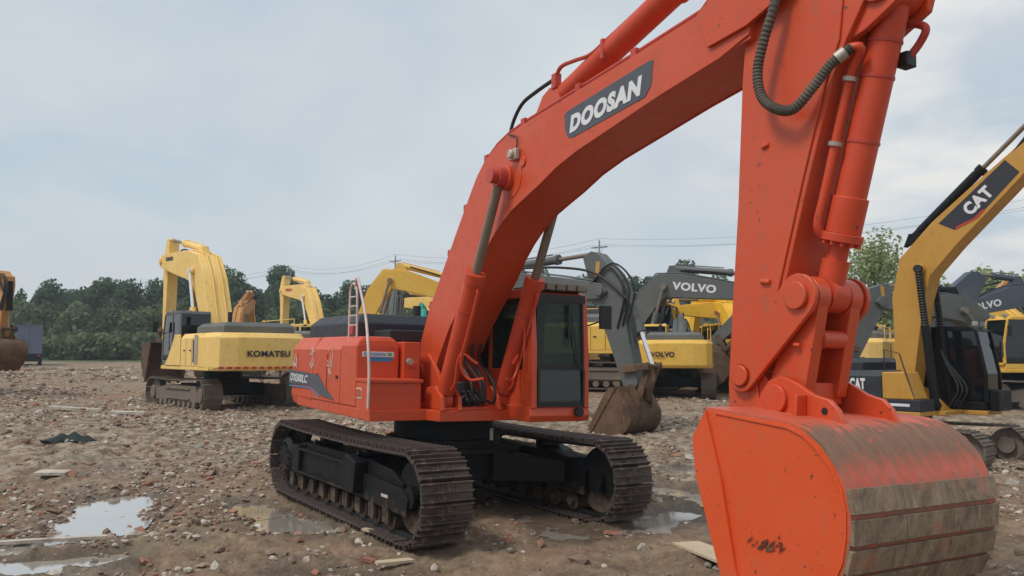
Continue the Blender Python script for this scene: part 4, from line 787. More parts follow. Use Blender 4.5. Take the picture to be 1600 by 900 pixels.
    # cab
    Y0, Y1 = 0.50, 1.48; mb = MB()
    mb.box(-0.15, 1.80, Y0, Y1, 1.42, 1.60); mb.prism([(-0.15, 3.12), (-0.1, 3.22), (1.45, 3.24), (1.68, 3.12)], Y0, Y1)
    for yy in (Y0, Y1 - 0.05):
        mb.prism([(-0.15, 1.6), (0.1, 1.6), (0.0, 3.12), (-0.15, 3.12)], yy, yy + 0.05); mb.prism([(0.72, 1.6), (0.80, 1.6), (0.80, 3.12), (0.72, 3.12)], yy, yy + 0.05)
        mb.prism([(1.60, 3.12), (1.68, 3.12), (1.88, 2.2), (1.88, 1.6), (1.76, 1.6), (1.78, 2.2)], yy, yy + 0.05); mb.prism([(-0.15, 1.6), (0.8, 1.6), (0.8, 2.05), (-0.15, 2.05)], yy + 0.004, yy + 0.046)
    mb.box(-0.15, -0.1, Y0 + 0.05, Y1 - 0.05, 1.6, 2.2); mb.box(1.82, 1.86, Y0 + .05, Y1 - .05, 1.55, 1.64); cb = P(mb, 'cab', cc, 0.02)
    def pane(poly, a, b):
        g = MB(); g.prism(poly, a, b); g.build('window_pane', M['glass_dark'], cb)
    for yy in (Y0 + 0.02, Y1 - 0.03):
        pane([(0.0, 2.05), (0.72, 2.05), (0.72, 3.12), (0.0, 3.12)], yy, yy + 0.01); pane([(0.80, 1.62), (1.77, 1.62), (1.79, 2.2), (1.60, 3.12), (0.80, 3.12)], yy, yy + 0.01)
    pane([(1.61, 3.11), (1.63, 3.12), (1.835, 2.2), (1.835, 1.65), (1.815, 1.65), (1.815, 2.2)], Y0 + 0.05, Y1 - 0.05)
    g = MB(); g.box(-0.14, -0.12, Y0 + .05, Y1 - .05, 2.2, 3.12); g.build('window_pane', M['glass_dark'], cb)
    g = MB(); g.box(0.3, 0.8, 0.75, 1.2, 1.9, 2.05); g.box(0.25, 0.38, 0.78, 1.18, 2.0, 2.75); g.build('operator_seat', M['seat'], cb, 0, 0.03)
    g = MB(); g.tube([(.9, Y1 + .03, 1.9), (.9, Y1 + .05, 2.7)], .014, 6); g.build('grab_rail', M['rubber'], cb)
    g = MB(); g.box(.95, 1.06, Y1, Y1 + .03, 1.98, 2.02); g.build('door_handle', M['rubber'], cb)
    for yy in (.7, 1.25): g = MB(); g.box(1.5, 1.62, yy - .07, yy + .07, 3.22, 3.33); g.build('roof_lamp', M['lens'], cb, 0, .02)
    g = MB(); g.tube([(1.7, Y1, 2.5), (1.82, Y1 + .25, 2.6), (1.82, Y1 + .27, 2.8)], .014, 6); g.box(1.80, 1.84, Y1 + .18, Y1 + .34, 2.55, 2.9); g.build('mirror', M['rubber'], cb)
    # boom
    F = Vector((0.12, 1.85)); Bv, Tv, Sv = Vector(B), Vector(T), Vector(S)
    q = [F, F.lerp(Bv, 0.35), F.lerp(Bv, 0.75), Bv.lerp((F.lerp(Bv, .75) + Bv.lerp(Tv, .25)) / 2, 0.35), Bv.lerp(Tv, 0.25), Bv.lerp(Tv, 0.6), Tv]
    wd = [v * bt for v in (0.20, 0.30, 0.42, 0.46, 0.43, 0.34, 0.20)]
    up_, dn_ = off_line(q, wd, 1), off_line(q, wd, -1); dT = (Tv - Bv).normalized()
    poly = [(p.x, p.y) for p in up_] + [(Tv + dT * 0.2).to_tuple()] + [(p.x, p.y) for p in reversed(dn_)] + [((F - (Bv - F).normalized() * .2)).to_tuple()]
    mb = MB(); mb.prism(poly, -boomw, boomw)
    for sy in (-1, 1): mb.cyl((Tv.x, sy * boomw, Tv.y), (Tv.x, sy * (boomw + .06), Tv.y), 0.13, 16); mb.cyl((q[3].x + .15, sy * boomw, q[3].y - .05), (q[3].x + .15, sy * (boomw + .08), q[3].y - .05), 0.14, 16)
    bo = P(mb, 'boom', bc_, 0.012)
    for yy in (-0.2, 0.12):
        pp = MB(); pp.tube([(p.x - .02, yy, p.y + 0.05) for p in up_], 0.025, 6); pp.build('boom_pipe', bc_, bo)
    mb = MB()
    for sy in (-1, 1):
        y0, y1 = sorted((sy * (boomw + .02), sy * (boomw + .07))); mb.prism([(-0.35, 1.42), (1.0, 1.42), (0.5, 1.9), (0.2, 2.1), (-0.2, 2.0)], y0, y1)
    P(mb, 'boom_bracket', pc)
    pinb = Vector((q[3].x + .15, q[3].y - .05))
    for sy in (-1, 1):
        a_ = Vector((0.95, sy * (boomw + .14), 1.55)); b_ = Vector((pinb.x, sy * (boomw + .14), pinb.y)); d = (b_ - a_).normalized(); Lh = (b_ - a_).length
        mb = MB(); mb.cyl(a_, a_ + d * Lh * 0.58, 0.11, 16); mb.cyl(a_ + Vector((0, -.08, 0)), a_ + Vector((0, .08, 0)), .13, 14); c_ = P(mb, 'boom_cylinder', cy)
        mb = MB(); (mb.tube([a_ + d * (Lh * (.55 + .44 * k / 44)) for k in range(45)], [.10 if k % 2 else .075 for k in range(45)], 12) if bellows else mb.cyl(a_ + d * Lh * .57, b_, 0.055, 12)); mb.cyl(b_ + Vector((0, -.06, 0)), b_ + Vector((0, .06, 0)), .11, 14); mb.build('cylinder_rod', M['rubber'] if bellows else M[chrome], c_)
    # stick
    ds = (Sv - Tv).normalized(); nS = Vector((-ds.y, ds.x))
    out_ = nS if nS.dot(Vector((1, 0.3))) > 0 else -nS; out_ = out_ * sw     # side away from the cab
    E_ = Tv - ds * ext
    poly = [E_ + out_ * 0.02 - ds * .05, E_ - out_ * 0.20, Tv - out_ * 0.24 - ds * .1, Tv - out_ * 0.20 + ds * .5, Sv - out_ * 0.16, Sv + ds * 0.16 , Sv + out_ * 0.16, Tv + out_ * 0.30 + ds * 1.0, Tv + out_ * 0.46 + ds * .1, Tv + out_ * 0.42 - ds * .25, E_ + out_ * 0.16 + ds * .1]
    mb = MB(); mb.prism([p.to_tuple() for p in poly], -0.20, 0.20)
    for sy in (-1, 1):
        mb.cyl((Sv.x, sy * .2, Sv.y), (Sv.x, sy * .24, Sv.y), .12, 14)
        nb = (Sv - ds * 0.45 + out_ * .02); mb.cyl((nb.x, sy * .2, nb.y), (nb.x, sy * .26, nb.y), .08, 12)
    sk = P(mb, 'stick', bc_, 0.012)
    if mark:
        for sy in (-1, 1): g = MB(); c0 = E_.lerp(Tv, .45) + out_ * .05; g.prism([(c0.x - .09, c0.y - .2), (c0.x + .05, c0.y - .2), (c0.x + .09, c0.y + .2), (c0.x - .04, c0.y + .2)], *sorted((sy * .2005, sy * .206))); g.build('worn_sticker', M['ochre'], sk)
    for k in range(3):
        hs = MB(); b0 = Tv + out_ * (.1 + .12 * k); hs.tube(smooth_path([(Tv.x - .3, -.24 - .02 * k, Tv.y + .2), (E_.x * .5 + b0.x * .5 + out_.x * .3, -.27, E_.y * .5 + b0.y * .5 + .1), (b0.x + out_.x * .4 + ds.x * .3, -.25, b0.y + out_.y * .4 + ds.y * .3), (b0.x + ds.x * 1.1, -.22, b0.y + ds.y * 1.1)], 6), .028, 6); hs.build('hydraulic_hose', M['rubber'], sk)
    for k, yy in enumerate((-.1, .1)):
        pp = MB(); q1, q2 = Tv + out_ * .50 + ds * .2, Sv - ds * .9 + out_ * .24; pp.tube([(q1.x, yy, q1.y), (q2.x, yy, q2.y)], .02, 6); pp.build('stick_pipe', bc_, sk)
    a2 = Bv.lerp(Tv, 0.12) + Vector((-dT.y, dT.x)) * 0.62; a_, b_ = Vector((a2.x, 0, a2.y)), Vector((E_.x, 0, E_.y)); d = (b_ - a_).normalized(); Lh = (b_ - a_).length
    mb = MB(); mb.cyl(a_, a_ + d * Lh * .56, .12, 16); mb.cyl(a_ + d * Lh * .54, a_ + d * Lh * .58, .145, 16); mb.tube([(a_ + d * .1 + Vector((0, 0, .16))), (a_ + d * Lh * .5 + Vector((0, 0, .16)))], .02, 6)
    mb.prism([(a2 + Vector((-.25, -.25)).copy()).to_tuple(), (a2 + dT * .5 - Vector((0, .25))).to_tuple(), (a2 + Vector((0.08, .1))).to_tuple(), (a2 + Vector((-.1, .1))).to_tuple()], -.12, .12); c_ = P(mb, 'arm_cylinder', cy)
    mb = MB(); mb.cyl(a_ + d * Lh * .57, b_, .06, 12); mb.build('cylinder_rod', M['steel'], c_)
    hs = MB(); hs.tube(smooth_path([(a2.x + .5, -.22, a2.y - .1), ((a2.x + Tv.x) / 2 + .4, -.26, (a2.y + Tv.y) / 2 + .25), (Tv.x - .1, -.3, Tv.y + .45), (Tv.x + out_.x * .5 + ds.x * .5, -.24, Tv.y + out_.y * .5 + ds.y * .5)], 6), .035, 6); hs.build('hydraulic_hose', M['rubber'], sk)
    # bucket cylinder, links, bucket
    lp = Sv - ds * 0.30 + out_ * 0.48; nb = Sv - ds * 0.45 + out_ * .02
    a2 = Tv + out_ * 0.46 - ds * .05; a_, b_ = Vector((a2.x, 0, a2.y)), Vector((lp.x, 0, lp.y)); d = (b_ - a_).normalized(); Lh = (b_ - a_).length
    mb = MB(); mb.cyl(a_, a_ + d * Lh * .60, .105, 16); mb.cyl(a_ + d * Lh * .57, a_ + d * Lh * .61, .13, 16); c_ = P(mb, 'bucket_cylinder', cy)
    mb = MB(); mb.cyl(a_ + d * Lh * .6, b_, .055, 12); mb.build('cylinder_rod', M[chrome], c_)
    ang = R(curl) + math.atan2(ds.x, -ds.y)   # bucket turns with the stick
    ca, sa = math.cos(ang), math.sin(ang)
    def tr(p): u = (p[0] - 7.02) * .82 * bs; v = (p[1] - 2.10) * .82 * bs; return (Sv.x + u * ca - v * sa, Sv.y + u * sa + v * ca)
    bl = Vector(tr((7.5, 2.13)))
    mb = MB()
    for sy in (-1, 1):
        for (p0, p1, yy) in ((nb, lp, .26), (lp, bl, .16)):
            dd = (p1 - p0).normalized(); n_ = Vector((-dd.y, dd.x)) * .09; y0, y1 = sorted((sy * yy, sy * (yy + .05))); mb.prism([(p0 - n_ - dd * .08).to_tuple(), (p1 - n_ + dd * .08).to_tuple(), (p1 + n_ + dd * .08).to_tuple(), (p0 + n_ - dd * .08).to_tuple()], y0, y1)
    mb.cyl((lp.x, -.32, lp.y), (lp.x, .32, lp.y), .06, 12); P(mb, 'bucket_link', M[bucket] if bucket == 'rust' else bc_, 0.01)
    prof = [(6.93, 2.02), (7.50, 1.985), (7.95, 1.925), (8.20, 1.71), (8.31, 1.40), (8.31, 1.22), (8.20, 0.86), (7.93, 0.48), (7.55, 0.18), (7.36, 0.09)]
    W = 1.45 * bs; bk = bucket_mbs([tr(p) for p in prof], W, 0.04).build('bucket', M[bucket], root)
    side = prof + [(7.05, 0.95), (6.84, 1.46), (6.80, 1.76)]
    for sy in (-1, 1):
        sp2 = MB(); y0, y1 = sorted((sy * (W / 2 + .002), sy * (W / 2 - .04))); sp2.prism([tr(((p[0] - 7.5) * .985 + 7.5, (p[1] - 1.2) * .985 + 1.2)) for p in side], y0, y1); sp2.prism([tr(p) for p in ((6.95, 1.99), (6.78, 1.76), (6.82, 1.46), (7.34, .08), (7.5, .2), (7.1, 1.45))], *sorted((sy * (W / 2 + .003), sy * (W / 2 + .03)))); sp2.build('side_plate', M[bucket], bk)
        er = MB(); er.prism([tr(p) for p in ((6.95, 1.99), (7.0, 2.22), (7.5, 2.25), (7.75, 2.1), (7.85, 1.94))], *sorted((sy * .24, sy * .29))); er.build('bucket_ear', M[bucket], bk)
    for k in range(4):
        yy = (-.36 + .24 * k) * W; tt = MB(); tt.prism([tr(p) for p in ((7.50, .20), (7.36, .26), (7.12, .02), (7.40, .04))], yy - .05, yy + .05); tt.build('bucket_tooth', M[bucket], bk)
    # markings
    if rear_text:
        t_, mt, y0, wd_, zz, hh = rear_text
        text_mb(t_, (-3.612, y0, zz), (0, -1, 0), (0, 0, 1), wd_, hh, .008, 0, .035).build('lettering', M[mt], cw)
    if dashes:
        g = MB(); g.prism([(-0.34, 1.43), (1.35, 1.43), (0.9, 1.75), (0.25, 2.44), (-0.34, 2.44)], 1.50, 1.53); g.build('cab_side_panel', bd, pn, 0, .02)
        g = MB(); g.box(-2.05, -1.75, 1.515, 1.53, 1.5, 2.4); g.build('pale_side_band', M['clamp'], pn)
        for k in range(11):
            yy = 1.28 - k * .24; g = MB(); g.box(-3.605 + abs(yy) ** 3 * .05, -3.50, yy - .07, yy + .07, 1.36, 1.43); g.build('reflective_dash', M['red'], cw)
    if boom_text:
        t_, mt, X0_, Z0_, ux, uz, wd_, hh, side_ = boom_text
        if side_ < 0: text_mb(t_, (X0_, -boomw - .004, Z0_), (ux, 0, uz), (-uz, 0, ux), wd_, hh, .008, 0, .04).build('lettering', M[mt], bo)
        else: text_mb(t_, (X0_, boomw + .004, Z0_), (-ux, 0, uz), (uz, 0, ux), wd_, hh, .008, 0, .04).build('lettering', M[mt], bo)
    return root, dict(boom=bo, cw=cw, cab=cb, stick=sk, panel=pn)

gen_excavator('pale yellow excavator on the left with dark lettering and red dashes on its counterweight', -10.35, 28.8, 129, s=1.06, z=0.52, body='paleyellow', boomc='paleyellow', twist=-4, B=(1.9, 4.95), T=(6.3, 5.5), S=(6.4, 2.35), bt=1.22, boomw=.42,
              rear_text=('KOMATSU', 'navy', 0.55, 1.35, 1.72, 0.19), dashes=True, cabc='gray_hood', boom_text=('KOMATSU', 'navy', 5.6, 5.45, 1, -0.06, 0.9, .15, 1), chrome='chrome')
gen_excavator('yellow excavator whose boom rises behind the dark engine hood of the orange one', -10.4, 44.5, 126, body='paleyellow', boomc='paleyellow', B=(2.2, 5.1), T=(6.3, 5.5), S=(6.3, 2.3), boom_text=('KOMATSU', 'red', 5.4, 5.4, 1, -0.06, 1.0, .18, 1), chrome='chrome')
gen_excavator('yellow excavator with a peaked boom facing right behind the handrails', -7.35, 36, -4, body='yellow', boomc='yellow', B=(1.7, 5.3), T=(5.3, 4.2), S=(3.6, 2.4), cyl='yellow')
gen_excavator('dark grey excavator boom seen from behind above the engine hood', -7.0, 45, 92, body='yellow', boomc='graypaint', B=(2.0, 5.4), T=(6.0, 5.6), S=(6.6, 3.0), boomw=.34)
gen_excavator('teal excavator just visible behind the engine hood', -4.75, 41, 95, body='teal', boomc='teal', hood='teal', B=(2.0, 3.75), T=(5.6, 3.6), S=(5.6, 2.0))
gen_excavator('orange-tan excavator with its stick hanging down at the left edge', -25.75, 35.1, -30, z=1.0, body='tan', boomc='tan', B=(2.4, 4.4), T=(6.15, 4.25), S=(6.2, 2.1), ext=.45, bs=.8, cyl='black')
gen_excavator('small orange excavator far behind the boom of the pale yellow one', -17.4, 50, 97, body='tan', boomc='tan', B=(1.6, 4.0), T=(5.0, 4.9), S=(6.2, 3.0))
gen_excavator('grey-boomed excavator with a bright rod and rusty bucket just behind the orange cab', -1.95, 26.6, -45, s=1.05, z=0.34, body='yellow', boomc='graypaint', B=(2.2, 4.0), T=(6.15, 3.65), S=(7.05, 1.2), ext=1.1, curl=-72, sw=1.4, cyl='graypaint', chrome='chrome', bs=.9, mark=True)
gen_excavator('dark grey lettered boom and folded stick of a yellow excavator facing right', 5.62, 39.5, -24, s=1.3, body='yellow', boomc='graypaint', B=(1.3, 3.92), T=(4.95, 3.40), S=(3.15, 1.60), ext=.9, curl=25, cyl='graypaint', chrome='steel', boom_text=('VOLVO', 'white', 1.85, 3.66, 1, -0.12, 1.6, .30, -1))
gen_excavator('yellow excavator with dark lettering standing behind the grey boom', 7.45, 35.9, 75, body='yellow', boomc='graypaint', rear_text=('VOLVO', 'navy', 0.9, 0.95, 1.75, 0.22), B=(1.8, 3.1), T=(5.0, 2.7), S=(5.6, 1.1), ext=.4)
gen_excavator('bright yellow boomed excavator seen through the gap under the grey boom', 14.3, 42, 180, body='brightyellow', boomc='brightyellow', B=(2.3, 3.9), T=(5.7, 3.9), S=(5.5, 2.0), ext=.6)
gen_excavator('yellow excavator parked far behind the black side panel on the right', 17.8, 41, 100, body='yellow', boomc='yellow', B=(2.0, 3.4), T=(5.5, 3.3), S=(5.6, 1.4))
gen_excavator('grey-boomed excavator facing left behind the orange bucket cylinder', 18.4, 29.2, 190, body='yellow', boomc='graypaint', B=(2.2, 3.6), T=(5.6, 3.75), S=(6.75, 1.7), ext=.7, sw=1.3, mark=True, cyl='black', boom_text=('VOLVO', 'white', 5.0, 3.7, 1, .05, 1.2, .25, 1))
gen_excavator('slate blue stick and boom of the excavator above the black cab', 22.2, 31, 186, body='paleyellow', boomc='slate', B=(2.2, 4.25), T=(5.35, 3.45), S=(6.7, 1.3), ext=1.75, sw=1.9, cyl='slate', boom_text=('VOLVO', 'white', 5.05, 3.42, 1, .20, 1.45, .27, 1))
gen_excavator('yellow excavator cut off by the right edge behind the black cab', 22.4, 33.4, 100, body='yellow', boomc='yellow', B=(2.2, 3.6), T=(5.6, 3.5), S=(5.6, 1.6))
gen_excavator('tan boom of a far excavator at the right edge above the slate boom', 31.5, 42, 178, body='tan', boomc='tan', B=(2.2, 4.9), T=(5.6, 4.7), S=(6.2, 2.0))

gen_excavator('pale yellow excavator with grey stick in the gap between orange link and ochre boom', 15.2, 35.5, 62, body='paleyellow', boomc='graypaint', B=(1.8, 3.6), T=(5.0, 4.6), S=(6.4, 2.8), ext=.5)
gen_excavator('yellow excavator half hidden behind the cab of the black one at the right edge', 26.6, 41.5, 120, body='paleyellow', boomc='yellow', B=(2.0, 3.6), T=(5.2, 3.9), S=(5.8, 1.6), ext=.5)
gen_excavator('grey boom crossing just above the bright yellow boom left of the orange stick', 13.2, 50, 170, body='paleyellow', boomc='graypaint', B=(2.2, 4.3), T=(5.9, 4.6), S=(6.3, 2.0))

gen_excavator('yellow excavator with raised yellow boom far behind the lettered counterweight', 11.6, 49, 118, body='yellow', boomc='brightyellow', B=(1.8, 4.2), T=(5.4, 4.5), S=(5.8, 2.0))
gen_excavator('yellow excavator with a grey stick just right of the orange cab', 3.1, 44, 66, body='paleyellow', boomc='graypaint', B=(2.0, 3.8), T=(5.0, 4.0), S=(5.4, 1.6), ext=.5)
gen_excavator('pale yellow excavator far behind the peaked yellow boom', -3.4, 55, 150, body='paleyellow', boomc='paleyellow', B=(2.2, 5.0), T=(6.0, 5.2), S=(6.3, 2.2))

gen_excavator('bright yellow excavator squeezed between the lettered counterweight and the orange stick', 11.5, 39.5, 104, body='brightyellow', boomc='brightyellow', B=(1.8, 4.0), T=(5.0, 4.3), S=(5.6, 2.0))
gen_excavator('yellow excavator with a slate boom in the gap left of the ochre boom', 20.6, 44, 140, body='yellow', boomc='slate', B=(1.8, 4.0), T=(5.2, 4.6), S=(6.0, 2.4))

# the ochre and black excavator on the right
def ochre_machine():
    s = 0.86
    root, p = gen_excavator('ochre and black excavator on the right with its boom raised out of the picture', 9.25, 18.9, -50, z=-0.02, s=s, body='hood', boomc='ochre', hood='hood', cabc='black', cyl='black', shoe='shoe_dusty', plat='ochre', step_box='ochre',
                            B=(0.35, 5.2), T=(4.1, 8.5), S=(6.6, 7.0), ext=.7, chrome='steel', bucket='rust', boomw=.33, twist=0, pf=0.05, bellows=True)
    p['cab'].scale = (1.0, 1, 1.22); p['cab'].location = (0, 0, -.31)
    t = text_mb('CAT', (-0.80, -1.514, 1.95), (1, 0, 0), (0, 0, 1), 0.42, 0.30, .006, 0, .05); t.build('lettering', M['white'], p['panel'])
    g = MB(); g.prism([(-0.69, 1.945), (-0.49, 1.945), (-0.59, 2.04)], -1.526, -1.522); g.build('yellow_triangle', M['ochre'], p['panel'])
    g = MB(); g.box(0.25, 0.75, -1.508, -1.504, 1.55, 1.62); g.build('white_sticker', M['white'], root)
    # decal on the boom, between bend and tip
    B_, T_ = Vector((0.35, 5.2)), Vector((4.1, 8.5)); d = (T_ - B_).normalized(); n = Vector((-d.y, d.x))
    def bp(u, v): q = B_ + d * u + n * v; return (q.x, q.y)
    g = MB(); g.prism([bp(1.35, .30), bp(1.50, -.12), bp(2.05, -.30), bp(3.5, -.20), bp(3.5, .27)], -0.338, -0.3325); g.build('name_plate', M['hood'], p['boom'])
    g = MB(); g.prism([bp(1.52, -.13), bp(2.06, -.305), bp(2.35, -.29), bp(2.30, -.24), bp(2.03, -.25), bp(1.58, -.085)], -0.343, -0.3385); g.build('red_edge', M['red'], p['boom'])
    o = bp(2.0, -.16); text_mb('CAT', (o[0], -0.344, o[1]), (d.x, 0, d.y), (n.x, 0, n.y), 0.78, 0.34, .006, 0, .05).build('lettering', M['white'], p['boom'])
    for k in range(3):
        h = MB(); h.tube(smooth_path([(1.05 + .08 * k, .1 + .12 * k, 1.5), (1.3 + .05 * k, .1 + .14 * k, 2.0), (1.0, .2 + .1 * k, 2.6), (.8, .36, 3.0)], 6), .03, 6); h.build('hydraulic_hose', M['rubber'], root)
    l = MB(); l.box(1.9, 2.1, .55, 1.45, 1.42, 1.95)
    for k in range(7): l.box(2.1, 2.115, .57, 1.43, 1.46 + k * .07, 1.49 + k * .07)
    l.build('cab_guard', M['black'], root, 0, .01)
ochre_machine()

# box truck far on the left
def box_truck():
    t = thing('box_truck', 'blue-grey box truck standing far off at the left edge by the trees', 'truck', (-45.2, 75, float(gz(np.array([-45.2]), np.array([75.]))[0])), R(121))
    mb = MB(); mb.box(-3.2, 2.0, -1.05, 1.05, 1.05, 3.7); b = mb.build('cargo_box', M['bluegray'], t, 0, .04)
    mb = MB(); mb.box(-3.24, -3.2, -1.0, 1.0, 3.62, 3.72); mb.box(-3.23, -3.2, -.02, .02, 1.1, 3.6); mb.build('box_frame', M['graypaint'], b)
    mb = MB(); mb.prism([(2.1, .9), (3.9, .9), (3.9, 1.9), (3.6, 2.9), (2.1, 3.0)], -1.0, 1.0); c = mb.build('cab', M['bluegray'], t, 0, .05)
    g = MB(); g.prism([(3.89, 1.95), (3.93, 1.95), (3.66, 2.8), (3.62, 2.8)], -.85, .85); g.build('windscreen', M['glass_dark'], c)
    mb = MB(); mb.box(-3.2, 3.8, -.4, .4, .7, 1.0); mb.box(-3.15, 1.9, -1.0, 1.0, .35, 1.04); mb.build('chassis', M['black'], t)
    for xx in (-2.2, 2.9):
        for yy in (-.95, .95): w_ = MB(); w_.cyl((xx, yy - .14, .45), (xx, yy + .14, .45), .45, 20); o = w_.build('wheel', M['rubber'], t); r_ = MB(); r_.cyl((xx, yy - .15, .45), (xx, yy + .15, .45), .22, 14); r_.build('rim', M['clamp'], o)
    for yy in (-.8, .8): l = MB(); l.box(-3.26, -3.2, yy - .12, yy + .12, .85, .95); l.build('tail_light', M['red'], t)
box_truck()

# ------------------------------------------------------------------ poles and wires
M['concrete'] = plain('weathered_concrete_pole', (0.30, 0.29, 0.27), 0.85)
M['wire'] = plain('dark_power_wire', (0.10, 0.10, 0.10), 0.6)
poles = [(-70, 150, 16.5), (-33.4, 120, 15.6), (-14.7, 100, 14.9), (8.8, 80, 14.0), (38.5, 57, 13.8), (70, 40, 13.6)]
lab = ['power pole beyond the left edge of the trees', 'thin power pole behind the second yellow excavator', 'thin power pole above the peaked yellow boom', 'power pole standing above the grey stick beside the orange cab', 'power pole outside the right edge', 'power pole far to the right']
tops = []
for i, (x, y, zt) in enumerate(poles):
    zb = float(gz(np.array([x]), np.array([float(y)]))[0]); h = zt - zb
    t = thing('power_pole', lab[i], 'power pole', (x, y, zb), R(-35), 'power poles across the yard')
    mb = MB(); mb.tube([(0, 0, -.3), (0, 0, h)], [0.13, 0.08], 12); mb.build('pole_shaft', M['concrete'], t)
    mb = MB(); mb.box(-0.9, 0.9, -.05, .05, h - .75, h - .65); mb.tube([(-.5, 0.04, h - .7), (0, 0.1, h - 1.3), (.5, 0.04, h - .7)], .02, 6); mb.build('crossarm', M['wire'], t)
    q = []
    for xx in (-.85, 0, .85):
        zz = h if xx == 0 else h - .65; g = MB(); g.cyl((xx, 0, zz), (xx, 0, zz + .2), .05, 8); g.build('insulator', M['white'], t)
        m3 = Matrix.Rotation(R(-35), 3, 'Z'); v = m3 @ Vector((xx, 0, zz + .2)); q.append(Vector((x, y, zb)) + v)
    tops.append(q)
for i in range(len(tops) - 1):
    for k in range(3):
        a, b = tops[i][k], tops[i + 1][k]; pts = [a.lerp(b, t / 20) - Vector((0, 0, 1.1 * 4 * (t / 20) * (1 - t / 20))) for t in range(21)]
        mb = MB(); mb.tube(pts, 0.010 if i > 2 else .013, 5); o = mb.build('power_line', M['wire'])
        tag(o, ('left-hand', 'middle', 'right-hand')[k] + ' wire of the ' + ['overhead wires left of the yellow booms', 'overhead wires over the second yellow excavator', 'overhead wires between the thin poles behind the orange boom', 'overhead wires crossing the sky right of the orange stick', 'overhead wires behind the ochre boom'][i], 'power line', 'power lines on the concrete poles')

# ------------------------------------------------------------------ trees
def leaf_mat(name, a, b_):
    m, t, b = mat_base(name); co = obj_co(t); oi = N(t, 'ShaderNodeObjectInfo')
    c = mixc(t, gray(t, noise(t, co, 0.9, 3), .35, .65), a, b_)
    hv = N(t, 'ShaderNodeHueSaturation'); t.links.new(c, hv.inputs['Color']); mr2 = N(t, 'ShaderNodeMapRange'); t.links.new(oi.outputs['Random'], mr2.inputs[0]); mr2.inputs[3].default_value = .8; mr2.inputs[4].default_value = 1.2; t.links.new(mr2.outputs[0], hv.inputs['Value'])
    t.links.new(hv.outputs[0], b.inputs['Base Color']); b.inputs['Roughness'].default_value = .75; b.inputs['Specular IOR Level'].default_value = .25
    tl = N(t, 'ShaderNodeBsdfTranslucent'); t.links.new(hv.outputs[0], tl.inputs[0]); ms = N(t, 'ShaderNodeMixShader'); ms.inputs[0].default_value = .35
    t.links.new(b.outputs[0], ms.inputs[1]); t.links.new(tl.outputs[0], ms.inputs[2]); t.links.new(ms.outputs[0], t.nodes['Material Output'].inputs[0])
    return m
M['leaf_dark'] = leaf_mat('dark_tree_foliage', (0.055, 0.11, 0.052), (0.105, 0.17, 0.08))
M['leaf_mid'] = leaf_mat('shrub_foliage', (0.075, 0.12, 0.05), (0.14, 0.175, 0.08))
M['leaf_pale'] = leaf_mat('pale_tree_foliage', (0.26, 0.33, 0.12), (0.42, 0.48, 0.24))
M['bark'] = plain('tree_bark', (0.10, 0.075, 0.055), 0.9)
def leaf_mesh(cent, rad, n, size, seed):
    g = np.random.default_rng(seed); vs = []; cent = np.array(cent); rad = np.array(rad); wts = rad[:, 0] ** 2; wts /= wts.sum(); idx = g.choice(len(cent), n, p=wts)
    d = g.normal(size=(n, 3)); d /= np.linalg.norm(d, axis=1)[:, None]; rr = g.uniform(.2, 1.25, n) ** .6
    c = cent[idx] + d * rad[idx] * rr[:, None]
    nr = d + g.normal(size=(n, 3)) * .6; nr /= np.linalg.norm(nr, axis=1)[:, None]
    u = np.cross(nr, g.normal(size=(n, 3))); u /= np.linalg.norm(u, axis=1)[:, None]; v = np.cross(nr, u); sz = g.uniform(.6, 1.3, n)[:, None] * size
    q = np.stack([c - u * sz - v * sz * .5, c + u * sz * .3 - v * sz * .7, c + u * sz + v * sz * .4, c - u * sz * .2 + v * sz * .8], 1).reshape(-1, 3)
    return q, np.arange(n * 4).reshape(-1, 4)
def tree_parts(h, rw, seed, n=6500, leaf='leaf_dark', size=.25, low=.12, nb=16):
    g = random.Random(seed); cent = []; rad = []
    for k in range(nb):
        f = low + (1 - low) * ((k + .5) / nb); w_ = rw * math.sin(PI * min(1, .22 + f * .72)) ** .8; a = g.uniform(0, 2 * PI); r_ = w_ * g.uniform(.15, .75)
        cent.append((r_ * math.cos(a), r_ * math.sin(a), h * f * .93)); q = g.uniform(.30, .55) * rw; rad.append((q, q, q * g.uniform(.7, 1.3)))
    q, f = leaf_mesh(cent, rad, n, size, seed)
    me = bpy.data.meshes.new('crown'); me.from_pydata(q.tolist(), [], f.tolist()); me.materials.append(M[leaf])
    mb = MB(); mb.tube([(0, 0, -.3), (.06 * g.uniform(-1, 1) * h * .1, 0, h * .45), (0, .1, h * .85)], [h * .022 + .05, h * .015 + .03, .03], 8)
    for c in cent[::2]: mb.tube([(0, 0, c[2] * .6), (c[0] * .5, c[1] * .5, c[2] * .8), c], [.07, .05, .02], 5)
    return me, mb
def tree(me, trme, x, y, label, group, sc=1.0, name='tree'):
    t = thing(name, label, 'tree', (x, y, float(gz(np.array([x]), np.array([float(y)]))[0])), random.uniform(0, 6.28), group); t.scale = (sc, sc, sc * random.uniform(.92, 1.1))
    for nm, m in (('crown', me), ('trunk', trme)): o = bpy.data.objects.new(nm, m); C.objects.link(o); o.parent = t
    return t
def mesh_of(mb, mat):
    me = bpy.data.meshes.new('trunk'); me.from_pydata(mb.v, [], mb.f); me.materials.append(mat); me.polygons.foreach_set('use_smooth', [True] * len(me.polygons)); return me
kinds = [];
for k in range(7):
    me, mb = tree_parts([11.5, 12.5, 10.5, 13, 11, 12, 9.5][k], [3.2, 3.6, 3.4, 3.0, 3.8, 2.8, 3.4][k], 40 + k); kinds.append((me, mesh_of(mb, M['bark'])))
g = random.Random(5)
xx = -98.0
